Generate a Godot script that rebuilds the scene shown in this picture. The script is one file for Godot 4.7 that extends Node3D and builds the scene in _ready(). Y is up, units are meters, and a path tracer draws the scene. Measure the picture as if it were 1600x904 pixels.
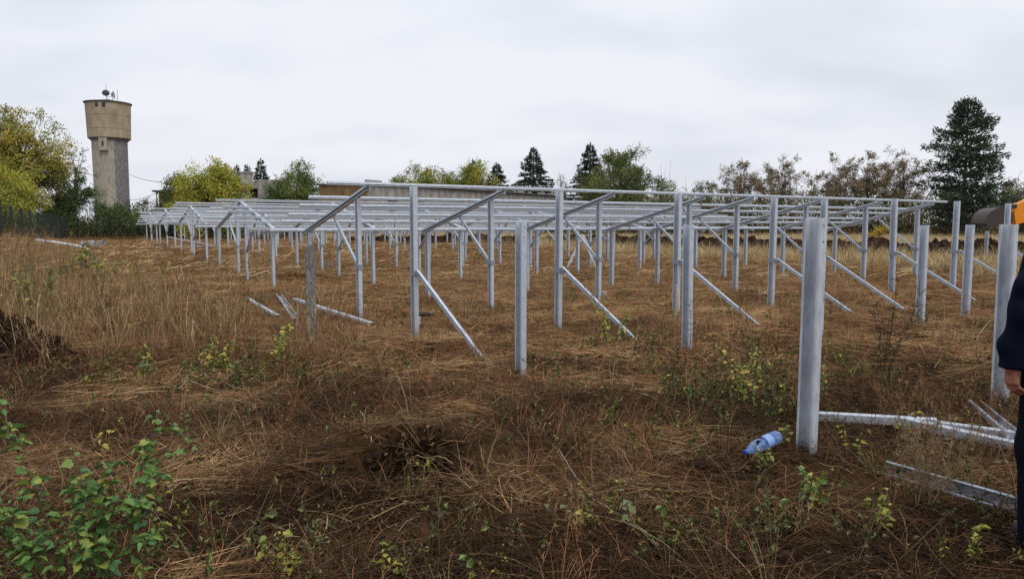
extends Node3D
# A field of galvanised solar mounting racks under an overcast sky.
# Row frame: x = along the rows (r), z = against p; the rows are turned 33 degrees.
const TURN := 0.5759587
const C33 := 0.8386706
const S33 := 0.5446390
var rng := RandomNumberGenerator.new()
var M := {}
var names := {}
var n1 := FastNoiseLite.new()
var n2 := FastNoiseLite.new()
var n3 := FastNoiseLite.new()
var n4 := FastNoiseLite.new()

# ------------------------------------------------------------------ small helpers
func lin(r: float, g: float, b: float) -> Color:
	return Color(r, g, b).linear_to_srgb()

func mat(c: Color, rough := 0.9, metal := 0.0) -> StandardMaterial3D:
	var m := StandardMaterial3D.new()
	m.albedo_color = c
	m.roughness = rough
	m.metallic = metal
	return m

func vmat(rough := 0.95, back := 0.0) -> StandardMaterial3D:
	var m := mat(Color.WHITE, rough)
	m.vertex_color_use_as_albedo = true
	m.cull_mode = BaseMaterial3D.CULL_DISABLED
	if back > 0.0:
		m.backlight_enabled = true
		m.backlight = Color(back, back, back)
	return m

func numbered(called: String) -> String:
	if not names.has(called):
		names[called] = 0
		return called
	names[called] += 1
	return "%s_%03d" % [called, names[called]]

func tag(o: Node3D, label: String, category: String, group := "", kind := "") -> Node3D:
	if label != "": o.set_meta("label", label)
	if category != "": o.set_meta("category", category)
	if group != "": o.set_meta("group", group)
	if kind != "": o.set_meta("kind", kind)
	return o

func thing(called: String, label: String, category: String, at: Vector3, turn := 0.0, group := "") -> Node3D:
	var o := Node3D.new()
	o.name = numbered(called)
	add_child(o)
	o.position = at
	o.rotation.y = turn
	tag(o, label, category, group)
	return o

func part(called: String, mesh: Mesh, m: Material, parent: Node3D, xf := Transform3D.IDENTITY) -> MeshInstance3D:
	var o := MeshInstance3D.new()
	o.name = called if parent != self else numbered(called)
	o.mesh = mesh
	o.material_override = m
	o.transform = xf
	parent.add_child(o, true)
	return o

func rot_to(dir: Vector3, up_hint := Vector3.UP) -> Basis:
	# basis whose y runs along dir, x as near as may be to sideways of up_hint
	var y := dir.normalized()
	var x := up_hint.cross(y)
	if x.length() < 0.001: x = Vector3.RIGHT
	x = x.normalized()
	return Basis(x, y, x.cross(y))

func world(a: float, b: float) -> Vector3:
	return Vector3(a * C33 - b * S33, 0.0, -(a * S33 + b * C33))

func sm(lo: float, hi: float, v: float) -> float:
	return smoothstep(lo, hi, v)

func rv() -> Vector3:
	return Vector3(rng.randfn(), rng.randfn(), rng.randfn()).normalized()

class Acc:
	var v := PackedVector3Array()
	var n := PackedVector3Array()
	var c := PackedColorArray()
	var i := PackedInt32Array()
	var col := Color.WHITE
	var use_c := false
	func quad(a: Vector3, b: Vector3, cc: Vector3, d: Vector3) -> void:
		var nn := (b - a).cross(cc - a)
		if nn.length_squared() < 1e-16: nn = (cc - a).cross(d - a)
		nn = nn.normalized()
		var k := v.size()
		v.append(a); v.append(b); v.append(cc); v.append(d)
		for q in 4: n.append(nn)
		if use_c:
			for q in 4: c.append(col)
		i.append_array([k, k + 2, k + 1, k, k + 3, k + 2])
	func tri(a: Vector3, b: Vector3, cc: Vector3) -> void:
		var nn := (b - a).cross(cc - a).normalized()
		var k := v.size()
		v.append(a); v.append(b); v.append(cc)
		for q in 3: n.append(nn)
		if use_c:
			for q in 3: c.append(col)
		i.append_array([k, k + 2, k + 1])
	func box(lo: Vector3, hi: Vector3, xf := Transform3D.IDENTITY) -> void:
		var p := []
		for q in 8:
			p.append(xf * Vector3(hi.x if q & 1 else lo.x, hi.y if q & 2 else lo.y, hi.z if q & 4 else lo.z))
		quad(p[4], p[5], p[7], p[6]); quad(p[1], p[0], p[2], p[3])
		quad(p[5], p[1], p[3], p[7]); quad(p[0], p[4], p[6], p[2])
		quad(p[6], p[7], p[3], p[2]); quad(p[0], p[1], p[5], p[4])
	func cbox(lo: Vector3, hi: Vector3, bev: float, xf := Transform3D.IDENTITY) -> void:
		# box with chamfered upright and level edges (octagonal prism with bevelled ends)
		var ring := func(y: float, e: float) -> Array:
			var l := lo + Vector3(e, 0, e)
			var h := hi - Vector3(e, 0, e)
			var q := []
			for s in [[l.x + bev, l.z], [h.x - bev, l.z], [h.x, l.z + bev], [h.x, h.z - bev], [h.x - bev, h.z], [l.x + bev, h.z], [l.x, h.z - bev], [l.x, l.z + bev]]:
				q.append(xf * Vector3(s[0], y, s[1]))
			return q
		var rings := [ring.call(lo.y, bev), ring.call(lo.y + bev, 0.0), ring.call(hi.y - bev, 0.0), ring.call(hi.y, bev)]
		loft(rings, true)
	func loft(rings: Array, caps := true) -> void:
		for r in rings.size() - 1:
			var p: Array = rings[r]
			var q: Array = rings[r + 1]
			var m := p.size()
			for k in m:
				var k2 := (k + 1) % m
				quad(p[k2], p[k], q[k], q[k2])
		if caps:
			var f: Array = rings[0]
			var l: Array = rings[-1]
			for k in range(1, f.size() - 1):
				tri(f[0], f[k], f[k + 1])
				tri(l[0], l[k + 1], l[k])
	func tube(pts: Array, rad: Array, sides := 6, caps := false) -> void:
		# smooth tube through points
		var k0 := v.size()
		var m := pts.size()
		for j in m:
			var d: Vector3 = (pts[mini(j + 1, m - 1)] - pts[maxi(j - 1, 0)]).normalized()
			var x := d.cross(Vector3.UP if absf(d.y) < 0.95 else Vector3.RIGHT).normalized()
			var z := x.cross(d)
			for s in sides:
				var t := TAU * s / sides
				var o := x * cos(t) + z * sin(t)
				v.append(pts[j] + o * rad[j])
				n.append(o)
				if use_c: c.append(col)
		for j in m - 1:
			for s in sides:
				var a := k0 + j * sides + s
				var b := k0 + j * sides + (s + 1) % sides
				i.append_array([a, b, b + sides, a, b + sides, a + sides])
		if caps:
			for e in [0, m - 1]:
				for s in range(1, sides - 1):
					var a: int = k0 + e * sides
					var p := v[a]; var q := v[a + s]; var r := v[a + s + 1]
					if e == 0: tri(p, r, q)
					else: tri(p, q, r)
	func mesh() -> ArrayMesh:
		var arr := []
		arr.resize(Mesh.ARRAY_MAX)
		arr[Mesh.ARRAY_VERTEX] = v
		arr[Mesh.ARRAY_NORMAL] = n
		if use_c: arr[Mesh.ARRAY_COLOR] = c
		arr[Mesh.ARRAY_INDEX] = i
		var me := ArrayMesh.new()
		me.add_surface_from_arrays(Mesh.PRIMITIVE_TRIANGLES, arr)
		return me

func vacc() -> Acc:
	var a := Acc.new()
	a.use_c = true
	return a

# thin-walled rolled steel section swept along y from 0 to length
func rolled(line: Array, t: float, length: float) -> ArrayMesh:
	var A := Acc.new()
	var left := []
	var right := []
	var m := line.size()
	for j in m:
		var p: Vector2 = line[j]
		var d0: Vector2 = (line[j] - line[j - 1]).normalized() if j > 0 else (line[1] - line[0]).normalized()
		var d1: Vector2 = (line[j + 1] - line[j]).normalized() if j < m - 1 else d0
		var nb := (Vector2(-d0.y, d0.x) + Vector2(-d1.y, d1.x)).normalized()
		var k := t * 0.5 / maxf(0.4, nb.dot(Vector2(-d0.y, d0.x)))
		left.append(p + nb * k)
		right.append(p - nb * k)
	var ring := left.duplicate()
	right.reverse()
	ring.append_array(right)
	var lo := []
	var hi := []
	for p in ring:
		lo.append(Vector3(p.x, 0, p.y))
		hi.append(Vector3(p.x, length, p.y))
	var q := ring.size()
	for k in q:
		var k2 := (k + 1) % q
		A.quad(lo[k], lo[k2], hi[k2], hi[k])
	for k in m - 1:
		A.quad(hi[k], hi[k + 1], hi[q - 2 - k], hi[q - 1 - k])
		A.quad(lo[k + 1], lo[k], lo[q - 1 - k], lo[q - 2 - k])
	return A.mesh()

var cache := {}
func channel(web: float, flange: float, lip: float, length: float, t := 0.003) -> ArrayMesh:
	# C section: web across z on the +x side, open towards -x, rounded corners
	var key := "%.3f %.3f %.3f %.3f" % [web, flange, lip, length]
	if not cache.has(key):
		var w := web * 0.5
		var f := flange * 0.5
		var e := minf(0.006, flange * 0.15)
		var l := []
		if lip > 0.0:
			l.append(Vector2(-f, -w + lip))
			l.append(Vector2(-f, -w + e)); l.append(Vector2(-f + e, -w))
		else:
			l.append(Vector2(-f, -w))
		l.append(Vector2(f - e, -w)); l.append(Vector2(f, -w + e))
		l.append(Vector2(f, w - e)); l.append(Vector2(f - e, w))
		if lip > 0.0:
			l.append(Vector2(-f + e, w)); l.append(Vector2(-f, w - e))
			l.append(Vector2(-f, w - lip))
		else:
			l.append(Vector2(-f, w))
		cache[key] = rolled(l, t, length)
	return cache[key]

func gh(x: float, z: float) -> float:
	# height of the field
	var a := x * C33 - z * S33
	var b := -x * S33 - z * C33
	var d := -z
	var h := n1.get_noise_2d(x, z) * 0.05 * sm(1.0, 6.0, absf(d) + absf(x)) + n2.get_noise_2d(x, z) * 0.018
	h += 0.75 * sm(3.0, -4.0, a) * sm(20.0, 40.0, b)
	h += 0.22 * sm(24.0, 34.0, b) * sm(40.0, 20.0, a)
	# a dug hole with a low rim
	var q := Vector2((x + 0.76) / 0.66, (d - 4.70) / 0.46).length()
	q += n2.get_noise_2d(x * 1.6 + 5.0, z * 1.6) * 0.45
	h += -0.13 * sm(1.0, 0.25, q) + 0.05 * sm(0.8, 1.15, q) * sm(1.7, 1.2, q)
	h += 0.10 * sm(1.4, 0.2, Vector2((x + 0.72) / 0.55, (d - 5.28) / 0.3).length())
	h += n3.get_noise_2d(x, z) * (0.034 + 0.035 * sm(1.5, 0.7, Vector2((x + 0.62) / 0.8, (d - 4.9) / 0.7).length())) * sm(16.0, 9.0, d)
	if d < 10.0: h += n4.get_noise_2d(x, z) * 0.020
	return h

var bare := [[-0.76, 4.74, 0.66, 0.52, 1.0], [-2.0, 4.0, 0.9, 0.25, 0.6], [0.6, 6.6, 0.9, 0.35, 0.6], [1.9, 6.2, 0.9, 0.45, 0.7], [1.4, 7.7, 0.9, 0.4, 0.5], [-1.6, 6.4, 0.9, 0.35, 0.55], [-2.3, 5.6, 0.8, 0.3, 0.4], [0.3, 3.5, 1.3, 0.55, 0.8], [-0.2, 5.9, 0.8, 0.35, 0.45], [1.2, 3.7, 1.0, 0.5, 0.6], [2.6, 3.7, 1.3, 0.45, 0.95],
	[3.4, 3.6, 0.8, 0.7, 0.9], [4.6, 7.4, 1.6, 0.9, 0.65], [2.6, 7.0, 0.9, 0.5, 0.6], [0.4, 8.2, 1.3, 0.7, 0.4], [-0.9, 9.2, 1.4, 0.6, 0.4], [-5.4, 8.2, 1.2, 0.9, 0.8], [3.1, 5.3, 1.2, 0.4, 0.5],
	[-1.4, 3.7, 0.5, 0.3, 0.5], [1.9, 5.9, 0.7, 0.4, 0.4], [9.0, 15.0, 4.0, 2.0, 0.35], [6.5, 11.0, 2.5, 1.0, 0.3]]
func bareness(x: float, z: float) -> float:
	var s := 0.0
	for q in bare:
		s = maxf(s, q[4] * sm(1.25, 0.45, Vector2((x - q[0]) / q[2], (-z - q[1]) / q[3]).length() + n2.get_noise_2d(x * 1.7, z * 1.7) * 0.45))
	# churned ground in front of the post rows
	var b := -x * S33 - z * C33
	var zone := sm(6.6, 4.2, b + 2.2 * n1.get_noise_2d(x * 1.2, z * 1.2))
	s = maxf(s, zone * 0.85 * sm(-0.12, 0.32, n2.get_noise_2d(x * 0.55 + 17.0, z * 0.8) + 0.35 * n1.get_noise_2d(x * 5.0, z * 5.0)))
	var w := n1.get_noise_2d(x * 2.3 + 40.0, z * 2.3) * 0.5 + n2.get_noise_2d(x * 0.8, z * 0.8 + 70.0) * 0.5
	return clampf(maxf(s, sm(0.18, 0.5, w) * 0.7), 0.0, 1.0)

# ------------------------------------------------------------------ textures
func tex_of(im: Image) -> ImageTexture:
	im.generate_mipmaps()
	return ImageTexture.create_from_image(im)

func litter_texture() -> Array:
	# tangled straw fibres: grey values used as relief and as tone
	var s := 1024
	var f := PackedFloat32Array()
	f.resize(s * s)
	var nz := FastNoiseLite.new()
	nz.seed = 5
	nz.frequency = 0.02
	for y in s:
		for x in s:
			f[y * s + x] = 0.30 + 0.12 * nz.get_noise_2d(x, y) + 0.10 * rng.randf()
	for k in 5200:
		var p := Vector2(rng.randf() * s, rng.randf() * s)
		var t := rng.randf() * TAU
		var len := rng.randi_range(25, 120)
		var tone := clampf(0.42 + rng.randfn() * 0.17, 0.12, 1.0)
		var cv := rng.randfn() * 0.008
		for j in len:
			p += Vector2(cos(t), sin(t))
			t += cv
			var at := (int(p.y) & (s - 1)) * s + (int(p.x) & (s - 1))
			f[at] = lerpf(f[at], tone, 0.8)
			if k % 3 == 0:
				at = (int(p.y + 1.0) & (s - 1)) * s + (int(p.x) & (s - 1))
				f[at] = lerpf(f[at], tone * 0.9, 0.7)
	var bytes := PackedByteArray()
	bytes.resize(s * s * 3)
	for k in s * s:
		var g := clampf(f[k], 0.0, 1.0)
		bytes[k * 3] = int(255.0 * clampf(0.42 + g * 0.62, 0, 1))
		bytes[k * 3 + 1] = int(255.0 * clampf(0.40 + g * 0.62, 0, 1))
		bytes[k * 3 + 2] = int(255.0 * clampf(0.38 + g * 0.60, 0, 1))
	var color := Image.create_from_data(s, s, false, Image.FORMAT_RGB8, bytes)
	var nb := color.duplicate()
	nb.convert(Image.FORMAT_RGBA8)
	nb.bump_map_to_normal_map(5.0)
	return [tex_of(color), tex_of(nb)]

func mottle(seed_: int, size: int, freq: float, lo: Color, hi: Color, oct := 4, stretch := Vector2.ONE, pw := 1.0) -> ImageTexture:
	var nz := FastNoiseLite.new()
	nz.seed = seed_
	nz.noise_type = FastNoiseLite.TYPE_SIMPLEX_SMOOTH
	nz.frequency = freq
	nz.fractal_octaves = oct
	var im := Image.create(size, size, false, Image.FORMAT_RGB8)
	for y in size:
		for x in size:
			# seamless by wrapping onto a torus in 3D pieces
			var u := TAU * x / size
			var w := TAU * y / size
			var r := size / TAU
			var g := nz.get_noise_3d((cos(u) * (1.6 + 0.6 * cos(w))) * r * stretch.x, (sin(u) * (1.6 + 0.6 * cos(w))) * r * stretch.x, sin(w) * r * stretch.y)
			var t := pow(clampf(0.5 + 0.75 * g, 0.0, 1.0), pw)
			im.set_pixel(x, y, lo.lerp(hi, t))
	return tex_of(im)

func triplanar(m: StandardMaterial3D, sc: float, in_world := false) -> StandardMaterial3D:
	m.uv1_triplanar = true
	m.uv1_world_triplanar = in_world
	m.uv1_scale = Vector3(sc, sc, sc)
	return m

func materials() -> void:
	var spangle := mottle(11, 128, 0.06, Color(0.73, 0.755, 0.79), Color(0.86, 0.88, 0.905), 4)
	var g := mat(Color(0.98, 0.99, 1.0), 0.46, 0.35)
	g.albedo_texture = spangle
	M.zinc = triplanar(g, 2.2)
	var g2 := mat(Color(0.88, 0.90, 0.92), 0.5, 0.35)
	g2.albedo_texture = spangle
	M.zinc_dull = triplanar(g2, 1.4)
	var g3 := mat(Color(1, 1, 1), 0.55, 0.25)
	g3.albedo_texture = mottle(23, 128, 0.045, Color(0.68, 0.70, 0.735), Color(0.86, 0.88, 0.905), 5, Vector2(1.0, 0.5))
	M.zinc_stained = triplanar(g3, 1.7)
	M.bolt = mat(Color(0.32, 0.33, 0.35), 0.5, 0.6)
	M.bracket = triplanar(g2.duplicate(), 3.0)
	M.bracket.albedo_color = Color(0.72, 0.74, 0.77)
	var w := mat(Color.WHITE, 0.95)
	w.albedo_texture = mottle(31, 256, 0.035, Color(0.30, 0.28, 0.25), Color(0.62, 0.61, 0.60), 5, Vector2(2.4, 0.35))
	M.old_wood = triplanar(w, 1.6)
	var w2 := mat(Color.WHITE, 0.95)
	w2.albedo_texture = mottle(37, 256, 0.05, Color(0.42, 0.38, 0.33), Color(0.86, 0.84, 0.80), 5)
	M.pale_wood = triplanar(w2, 2.5)
	var so := mat(Color.WHITE, 1.0)
	so.albedo_texture = mottle(41, 256, 0.06, Color(0.12, 0.09, 0.075), Color(0.33, 0.25, 0.20), 5)
	so.metallic_specular = 0.08
	M.soil = triplanar(so, 0.9, true)
	M.leaf = vmat(0.75, 0.4)
	M.grass = vmat(0.9, 0.12)
	M.grass.metallic_specular = 0.2
	M.bark = mat(lin(0.075, 0.058, 0.045), 0.95)
	M.bark_pale = mat(lin(0.20, 0.18, 0.155), 0.95)
	M.stem_red = mat(lin(0.10, 0.035, 0.025), 0.8)
	M.stem_dark = mat(lin(0.045, 0.030, 0.022), 0.9)
	M.stem_straw = mat(lin(0.30, 0.21, 0.12), 0.9)
	var cc := mat(Color.WHITE, 0.95)
	cc.albedo_texture = mottle(51, 256, 0.02, Color(0.55, 0.50, 0.42), Color(0.74, 0.68, 0.57), 5, Vector2(1.0, 0.6))
	M.tank = triplanar(cc, 0.11)
	var c2 := mat(Color.WHITE, 0.95)
	c2.albedo_texture = mottle(53, 256, 0.03, Color(0.54, 0.52, 0.47), Color(0.74, 0.71, 0.64), 5, Vector2(2.0, 0.25))
	M.shaft = triplanar(c2, 0.10)
	var c3 := mat(Color.WHITE, 0.95)
	c3.albedo_texture = mottle(57, 256, 0.05, Color(0.33, 0.31, 0.32), Color(0.66, 0.64, 0.63), 5, Vector2(2.2, 0.3))
	M.shaft_stained = triplanar(c3, 0.10)
	M.dark_hole = mat(lin(0.02, 0.02, 0.02), 0.9)
	M.roof_dark = mat(lin(0.10, 0.10, 0.105), 0.9)
	var b1 := mat(Color.WHITE, 0.95)
	b1.albedo_texture = mottle(61, 256, 0.03, Color(0.46, 0.36, 0.25), Color(0.64, 0.52, 0.37), 5)
	M.ochre = triplanar(b1, 0.12)
	var b2 := mat(Color.WHITE, 0.95)
	b2.albedo_texture = mottle(63, 256, 0.03, Color(0.50, 0.48, 0.46), Color(0.72, 0.70, 0.67), 5, Vector2(1.0, 0.5))
	M.pale_wall = triplanar(b2, 0.12)
	M.fence_green = mat(lin(0.012, 0.022, 0.022), 0.6)
	M.white = mat(Color(0.86, 0.87, 0.88), 0.6)
	M.cloth = mat(lin(0.006, 0.009, 0.020), 0.85)
	M.cloth.metallic_specular = 0.15
	M.trousers = mat(lin(0.008, 0.009, 0.014), 0.9)
	M.trousers.metallic_specular = 0.15
	M.skin = mat(Color(0.64, 0.41, 0.33), 0.55)
	M.skin.subsurf_scatter_enabled = true
	M.skin.subsurf_scatter_strength = 0.1
	M.hair = mat(lin(0.02, 0.014, 0.010), 0.7)
	M.boot = mat(lin(0.015, 0.013, 0.012), 0.6)
	M.machine = mat(Color(0.93, 0.56, 0.06), 0.45)
	M.machine_dark = mat(lin(0.025, 0.025, 0.027), 0.6)
	M.bucket = mat(Color(0.27, 0.23, 0.21), 0.5, 0.2)
	M.glass = mat(Color(0.12, 0.14, 0.15), 0.08)
	M.cord = mat(Color(0.70, 0.67, 0.61), 0.7)
	M.tool_dark = mat(Color(0.10, 0.10, 0.11), 0.5)
	M.tool_pale = mat(Color(0.75, 0.76, 0.77), 0.5)
	var bt := mat(Color(0.50, 0.68, 0.96, 0.34), 0.08)
	bt.transparency = BaseMaterial3D.TRANSPARENCY_ALPHA
	bt.cull_mode = BaseMaterial3D.CULL_DISABLED
	M.bottle = bt
	M.cap = mat(Color(0.16, 0.33, 0.72), 0.4)
	M.bottle_label = mat(Color(0.55, 0.67, 0.88), 0.4)

# ------------------------------------------------------------------ sky, camera, light
func sky_material() -> PanoramaSkyMaterial:
	var w := 1024
	var h := 512
	var a := FastNoiseLite.new()
	a.seed = 77
	a.frequency = 0.9
	a.fractal_octaves = 5
	var im := Image.create(w, h, false, Image.FORMAT_RGBF)
	for y in h:
		var el := PI * (0.5 - (y + 0.5) / h)
		for x in w:
			var az := TAU * (x + 0.5) / w
			var d := Vector3(cos(el) * sin(az), sin(el), cos(el) * cos(az))
			# a flat deck of cloud seen in perspective
			var k := 1.0 / (maxf(d.y, 0.0) + 0.22)
			var g := a.get_noise_3d(d.x * k * 0.55, 3.0, d.z * k * 1.1)
			var g2 := a.get_noise_3d(d.x * k * 1.7 + 9.0, 7.0, d.z * k * 2.6)
			var t := clampf(0.68 + 1.05 * g + 0.3 * g2, 0.0, 1.0)
			var c := Color(0.53, 0.59, 0.69).lerp(Color(0.815, 0.845, 0.91), t)
			c = c.lerp(Color(0.83, 0.81, 0.84), 0.5 * exp(-absf(el) * 6.0))
			if el < 0.0: c = Color(0.16, 0.12, 0.09)
			im.set_pixel(x, y, c)
	var p := PanoramaSkyMaterial.new()
	p.panorama = ImageTexture.create_from_image(im)
	return p

func stage() -> void:
	var cam := Camera3D.new()
	cam.name = "camera"
	add_child(cam)
	cam.position = Vector3(0, 1.6, 0)
	cam.rotation.x = -atan(102.0 / 1170.0)
	cam.fov = rad_to_deg(2.0 * atan(452.0 / 1170.0))
	cam.near = 0.05
	cam.far = 2000.0
	cam.current = true
	var env := Environment.new()
	env.background_mode = Environment.BG_SKY
	var sky := Sky.new()
	sky.sky_material = sky_material()
	env.sky = sky
	env.tonemap_mode = Environment.TONE_MAPPER_LINEAR
	env.tonemap_exposure = 1.06
	env.sdfgi_enabled = true
	env.ssao_enabled = true
	env.ssil_enabled = true
	var we := WorldEnvironment.new()
	we.name = "world_environment"
	we.environment = env
	add_child(we)
	var sun := DirectionalLight3D.new()
	sun.name = "sun"
	add_child(sun)
	sun.rotation_degrees = Vector3(-55, 35, 0)
	sun.light_energy = 0.45
	sun.light_color = Color(1.0, 0.97, 0.93)
	sun.light_angular_distance = 30.0
	sun.shadow_enabled = true

# ------------------------------------------------------------------ ground
func spaced(lo: float, a: float, b: float, hi: float, fine: float, growth: float) -> PackedFloat32Array:
	var l := []
	var x := a
	var st := fine
	while x > lo:
		st *= growth
		x -= st
		l.push_front(maxf(x, lo))
	x = a
	while x < b:
		l.append(x)
		x += fine
	st = fine
	while x < hi:
		l.append(x)
		st *= growth
		x += st
	l.append(hi)
	return PackedFloat32Array(l)

func build_ground() -> void:
	var xs := spaced(-420.0, -6.0, 7.0, 420.0, 0.043, 1.045)
	var ds := spaced(-60.0, 2.4, 10.0, 520.0, 0.043, 1.035)
	var nx := xs.size()
	var nd := ds.size()
	var v := PackedVector3Array()
	var nn := PackedVector3Array()
	var c := PackedColorArray()
	var idx := PackedInt32Array()
	v.resize(nx * nd); nn.resize(nx * nd); c.resize(nx * nd)
	for j in nd:
		for k in nx:
			v[j * nx + k] = Vector3(xs[k], gh(xs[k], -ds[j]), -ds[j])
	for j in nd:
		for k in nx:
			var at := j * nx + k
			var p := v[at]
			var e := v[j * nx + mini(k + 1, nx - 1)] - v[j * nx + maxi(k - 1, 0)]
			var f := v[mini(j + 1, nd - 1) * nx + k] - v[maxi(j - 1, 0) * nx + k]
			nn[at] = e.cross(f).normalized()
			if nn[at].y < 0: nn[at] = -nn[at]
			var b := bareness(p.x, p.z)
			var t := n2.get_noise_2d(p.x * 0.6 + 11.0, p.z * 0.6) * 0.5 + 0.5
			var straw := Color(0.148, 0.090, 0.046).lerp(Color(0.222, 0.143, 0.071), t)
			var soil := Color(0.032, 0.0195, 0.012).lerp(Color(0.060, 0.038, 0.024), t)
			# freshly dug, moist soil in and round the hole
			var dug := sm(1.25, 0.7, Vector2((p.x + 0.76) / 0.62, (-p.z - 4.74) / 0.5).length() + n2.get_noise_2d(p.x * 1.7, p.z * 1.7) * 0.4)
			soil = soil.lerp(Color(0.026, 0.0165, 0.0105), dug)
			c[at] = straw.lerp(soil, clampf(b * 1.05, 0.0, 1.0))
	for j in nd - 1:
		for k in nx - 1:
			var a := j * nx + k
			idx.append_array([a, a + nx, a + 1, a + 1, a + nx, a + nx + 1])
	var arr := []
	arr.resize(Mesh.ARRAY_MAX)
	arr[Mesh.ARRAY_VERTEX] = v
	arr[Mesh.ARRAY_NORMAL] = nn
	arr[Mesh.ARRAY_COLOR] = c
	arr[Mesh.ARRAY_INDEX] = idx
	var me := ArrayMesh.new()
	me.add_surface_from_arrays(Mesh.PRIMITIVE_TRIANGLES, arr)
	var m := vmat(1.0)
	m.metallic_specular = 0.08
	var tx := litter_texture()
	m.albedo_texture = tx[0]
	m.normal_enabled = true
	m.normal_texture = tx[1]
	m.normal_scale = 1.6
	triplanar(m, 0.55, true)
	var g := part("ground", me, m, self)
	tag(g, "brown field of matted dry grass and bare soil", "", "", "structure")

func soil_heap(called: String, label: String, line: Array, hw: float, seed_: int) -> void:
	# a ridge of dug soil along a line of [x, d, height, half width]
	var nz := FastNoiseLite.new()
	nz.seed = seed_
	nz.frequency = 1.1
	nz.fractal_octaves = 4
	var big := FastNoiseLite.new()
	big.seed = seed_ + 9
	big.frequency = 0.35
	var A := Acc.new()
	var rings := []
	for s in line.size() - 1:
		var p: Array = line[s]
		var q: Array = line[s + 1]
		var steps := int(maxf(2.0, Vector2(q[0] - p[0], q[1] - p[1]).length() / hw))
		var dir := Vector2(q[0] - p[0], q[1] - p[1]).normalized()
		var sidev := Vector2(-dir.y, dir.x)
		for k in steps + (1 if s == line.size() - 2 else 0):
			var t := float(k) / steps
			var cx := lerpf(p[0], q[0], t)
			var cd := lerpf(p[1], q[1], t)
			var hgt := lerpf(p[2], q[2], t)
			var wd := lerpf(p[3], q[3], t)
			var ring := []
			for u in 25:
				var f := (u / 24.0) * 2.0 - 1.0
				var at := Vector2(cx, cd) + sidev * f * wd
				var base := gh(at.x, -at.y)
				var prof := pow(maxf(0.0, 1.0 - f * f), 0.8)
				var rise: float = hgt * prof * (0.8 + 0.9 * big.get_noise_2d(at.x, at.y)) + absf(nz.get_noise_2d(at.x * 1.3, at.y * 1.3)) * 0.55 * hgt * prof
				rise += (rng.randf() * 0.16 * hgt + 0.10 * maxf(0.0, nz.get_noise_2d(at.x * 4.0, at.y * 4.0))) * prof
				ring.append(Vector3(at.x + rng.randfn() * 0.03, base - 0.06 + rise + 0.04 * prof, -at.y))
			rings.append(ring)
	for r in rings.size() - 1:
		for u in 24:
			A.quad(rings[r][u], rings[r][u + 1], rings[r + 1][u + 1], rings[r + 1][u])
	var o := part(called, A.mesh(), M.soil, self)
	tag(o, label, "soil heap")

func clod_mesh() -> ArrayMesh:
	var A := Acc.new()
	var rings := []
	for y in 5:
		var ring := []
		var rr := sin(PI * (0.08 + 0.84 * y / 4.0))
		for s in 7: ring.append(Vector3(cos(TAU * s / 7) * rr, -cos(PI * y / 4.0) * 0.7, sin(TAU * s / 7) * rr) * rng.randf_range(0.6, 1.25))
		rings.append(ring)
	A.loft(rings)
	return A.mesh()

func heap_clods(label: String, line: Array, per_m: float, s0: float) -> void:
	var meshes := [clod_mesh(), clod_mesh(), clod_mesh(), clod_mesh()]
	var xf := []
	for s in line.size() - 1:
		var p: Array = line[s]
		var q: Array = line[s + 1]
		var dir := Vector2(q[0] - p[0], q[1] - p[1])
		for k in int(dir.length() * per_m):
			var t := rng.randf()
			var f := clampf(rng.randfn() * 0.5, -1.15, 1.15)
			var wd := lerpf(p[3], q[3], t)
			var hg := lerpf(p[2], q[2], t)
			var at := Vector2(p[0], p[1]).lerp(Vector2(q[0], q[1]), t) + Vector2(-dir.y, dir.x).normalized() * f * wd
			var sc := s0 * exp(rng.randfn() * 0.55)
			var y := gh(at.x, -at.y) + hg * pow(maxf(0.0, 1.0 - f * f), 0.8) * rng.randf_range(0.75, 1.05)
			xf.append(Transform3D(Basis(rv(), rng.randf() * TAU).scaled_local(Vector3(sc, sc * 0.8, sc)), Vector3(at.x, y, -at.y)))
	scatter("soil_lumps", label, "soil", meshes, M.soil, xf)

# ------------------------------------------------------------------ grass and litter
func ribbon(A: Acc, pts: Array, w0: float, w1: float, colr: Color, side: Vector3) -> void:
	A.col = colr
	var m := pts.size()
	for j in m - 1:
		var wa := lerpf(w0, w1, float(j) / (m - 1))
		var wb := lerpf(w0, w1, float(j + 1) / (m - 1))
		A.quad(pts[j] - side * wa, pts[j] + side * wa, pts[j + 1] + side * wb, pts[j + 1] - side * wb)

func scaled_pal(pal: Array, k: float) -> Array:
	var out := []
	for c: Color in pal: out.append(Color(c.r * k, c.g * k, c.b * k))
	return out

func straw_color(pal: Array) -> Color:
	var c: Color = pal[rng.randi() % pal.size()]
	var k := exp(rng.randfn() * 0.22)
	return Color(c.r * k, c.g * k, c.b * k)

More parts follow.
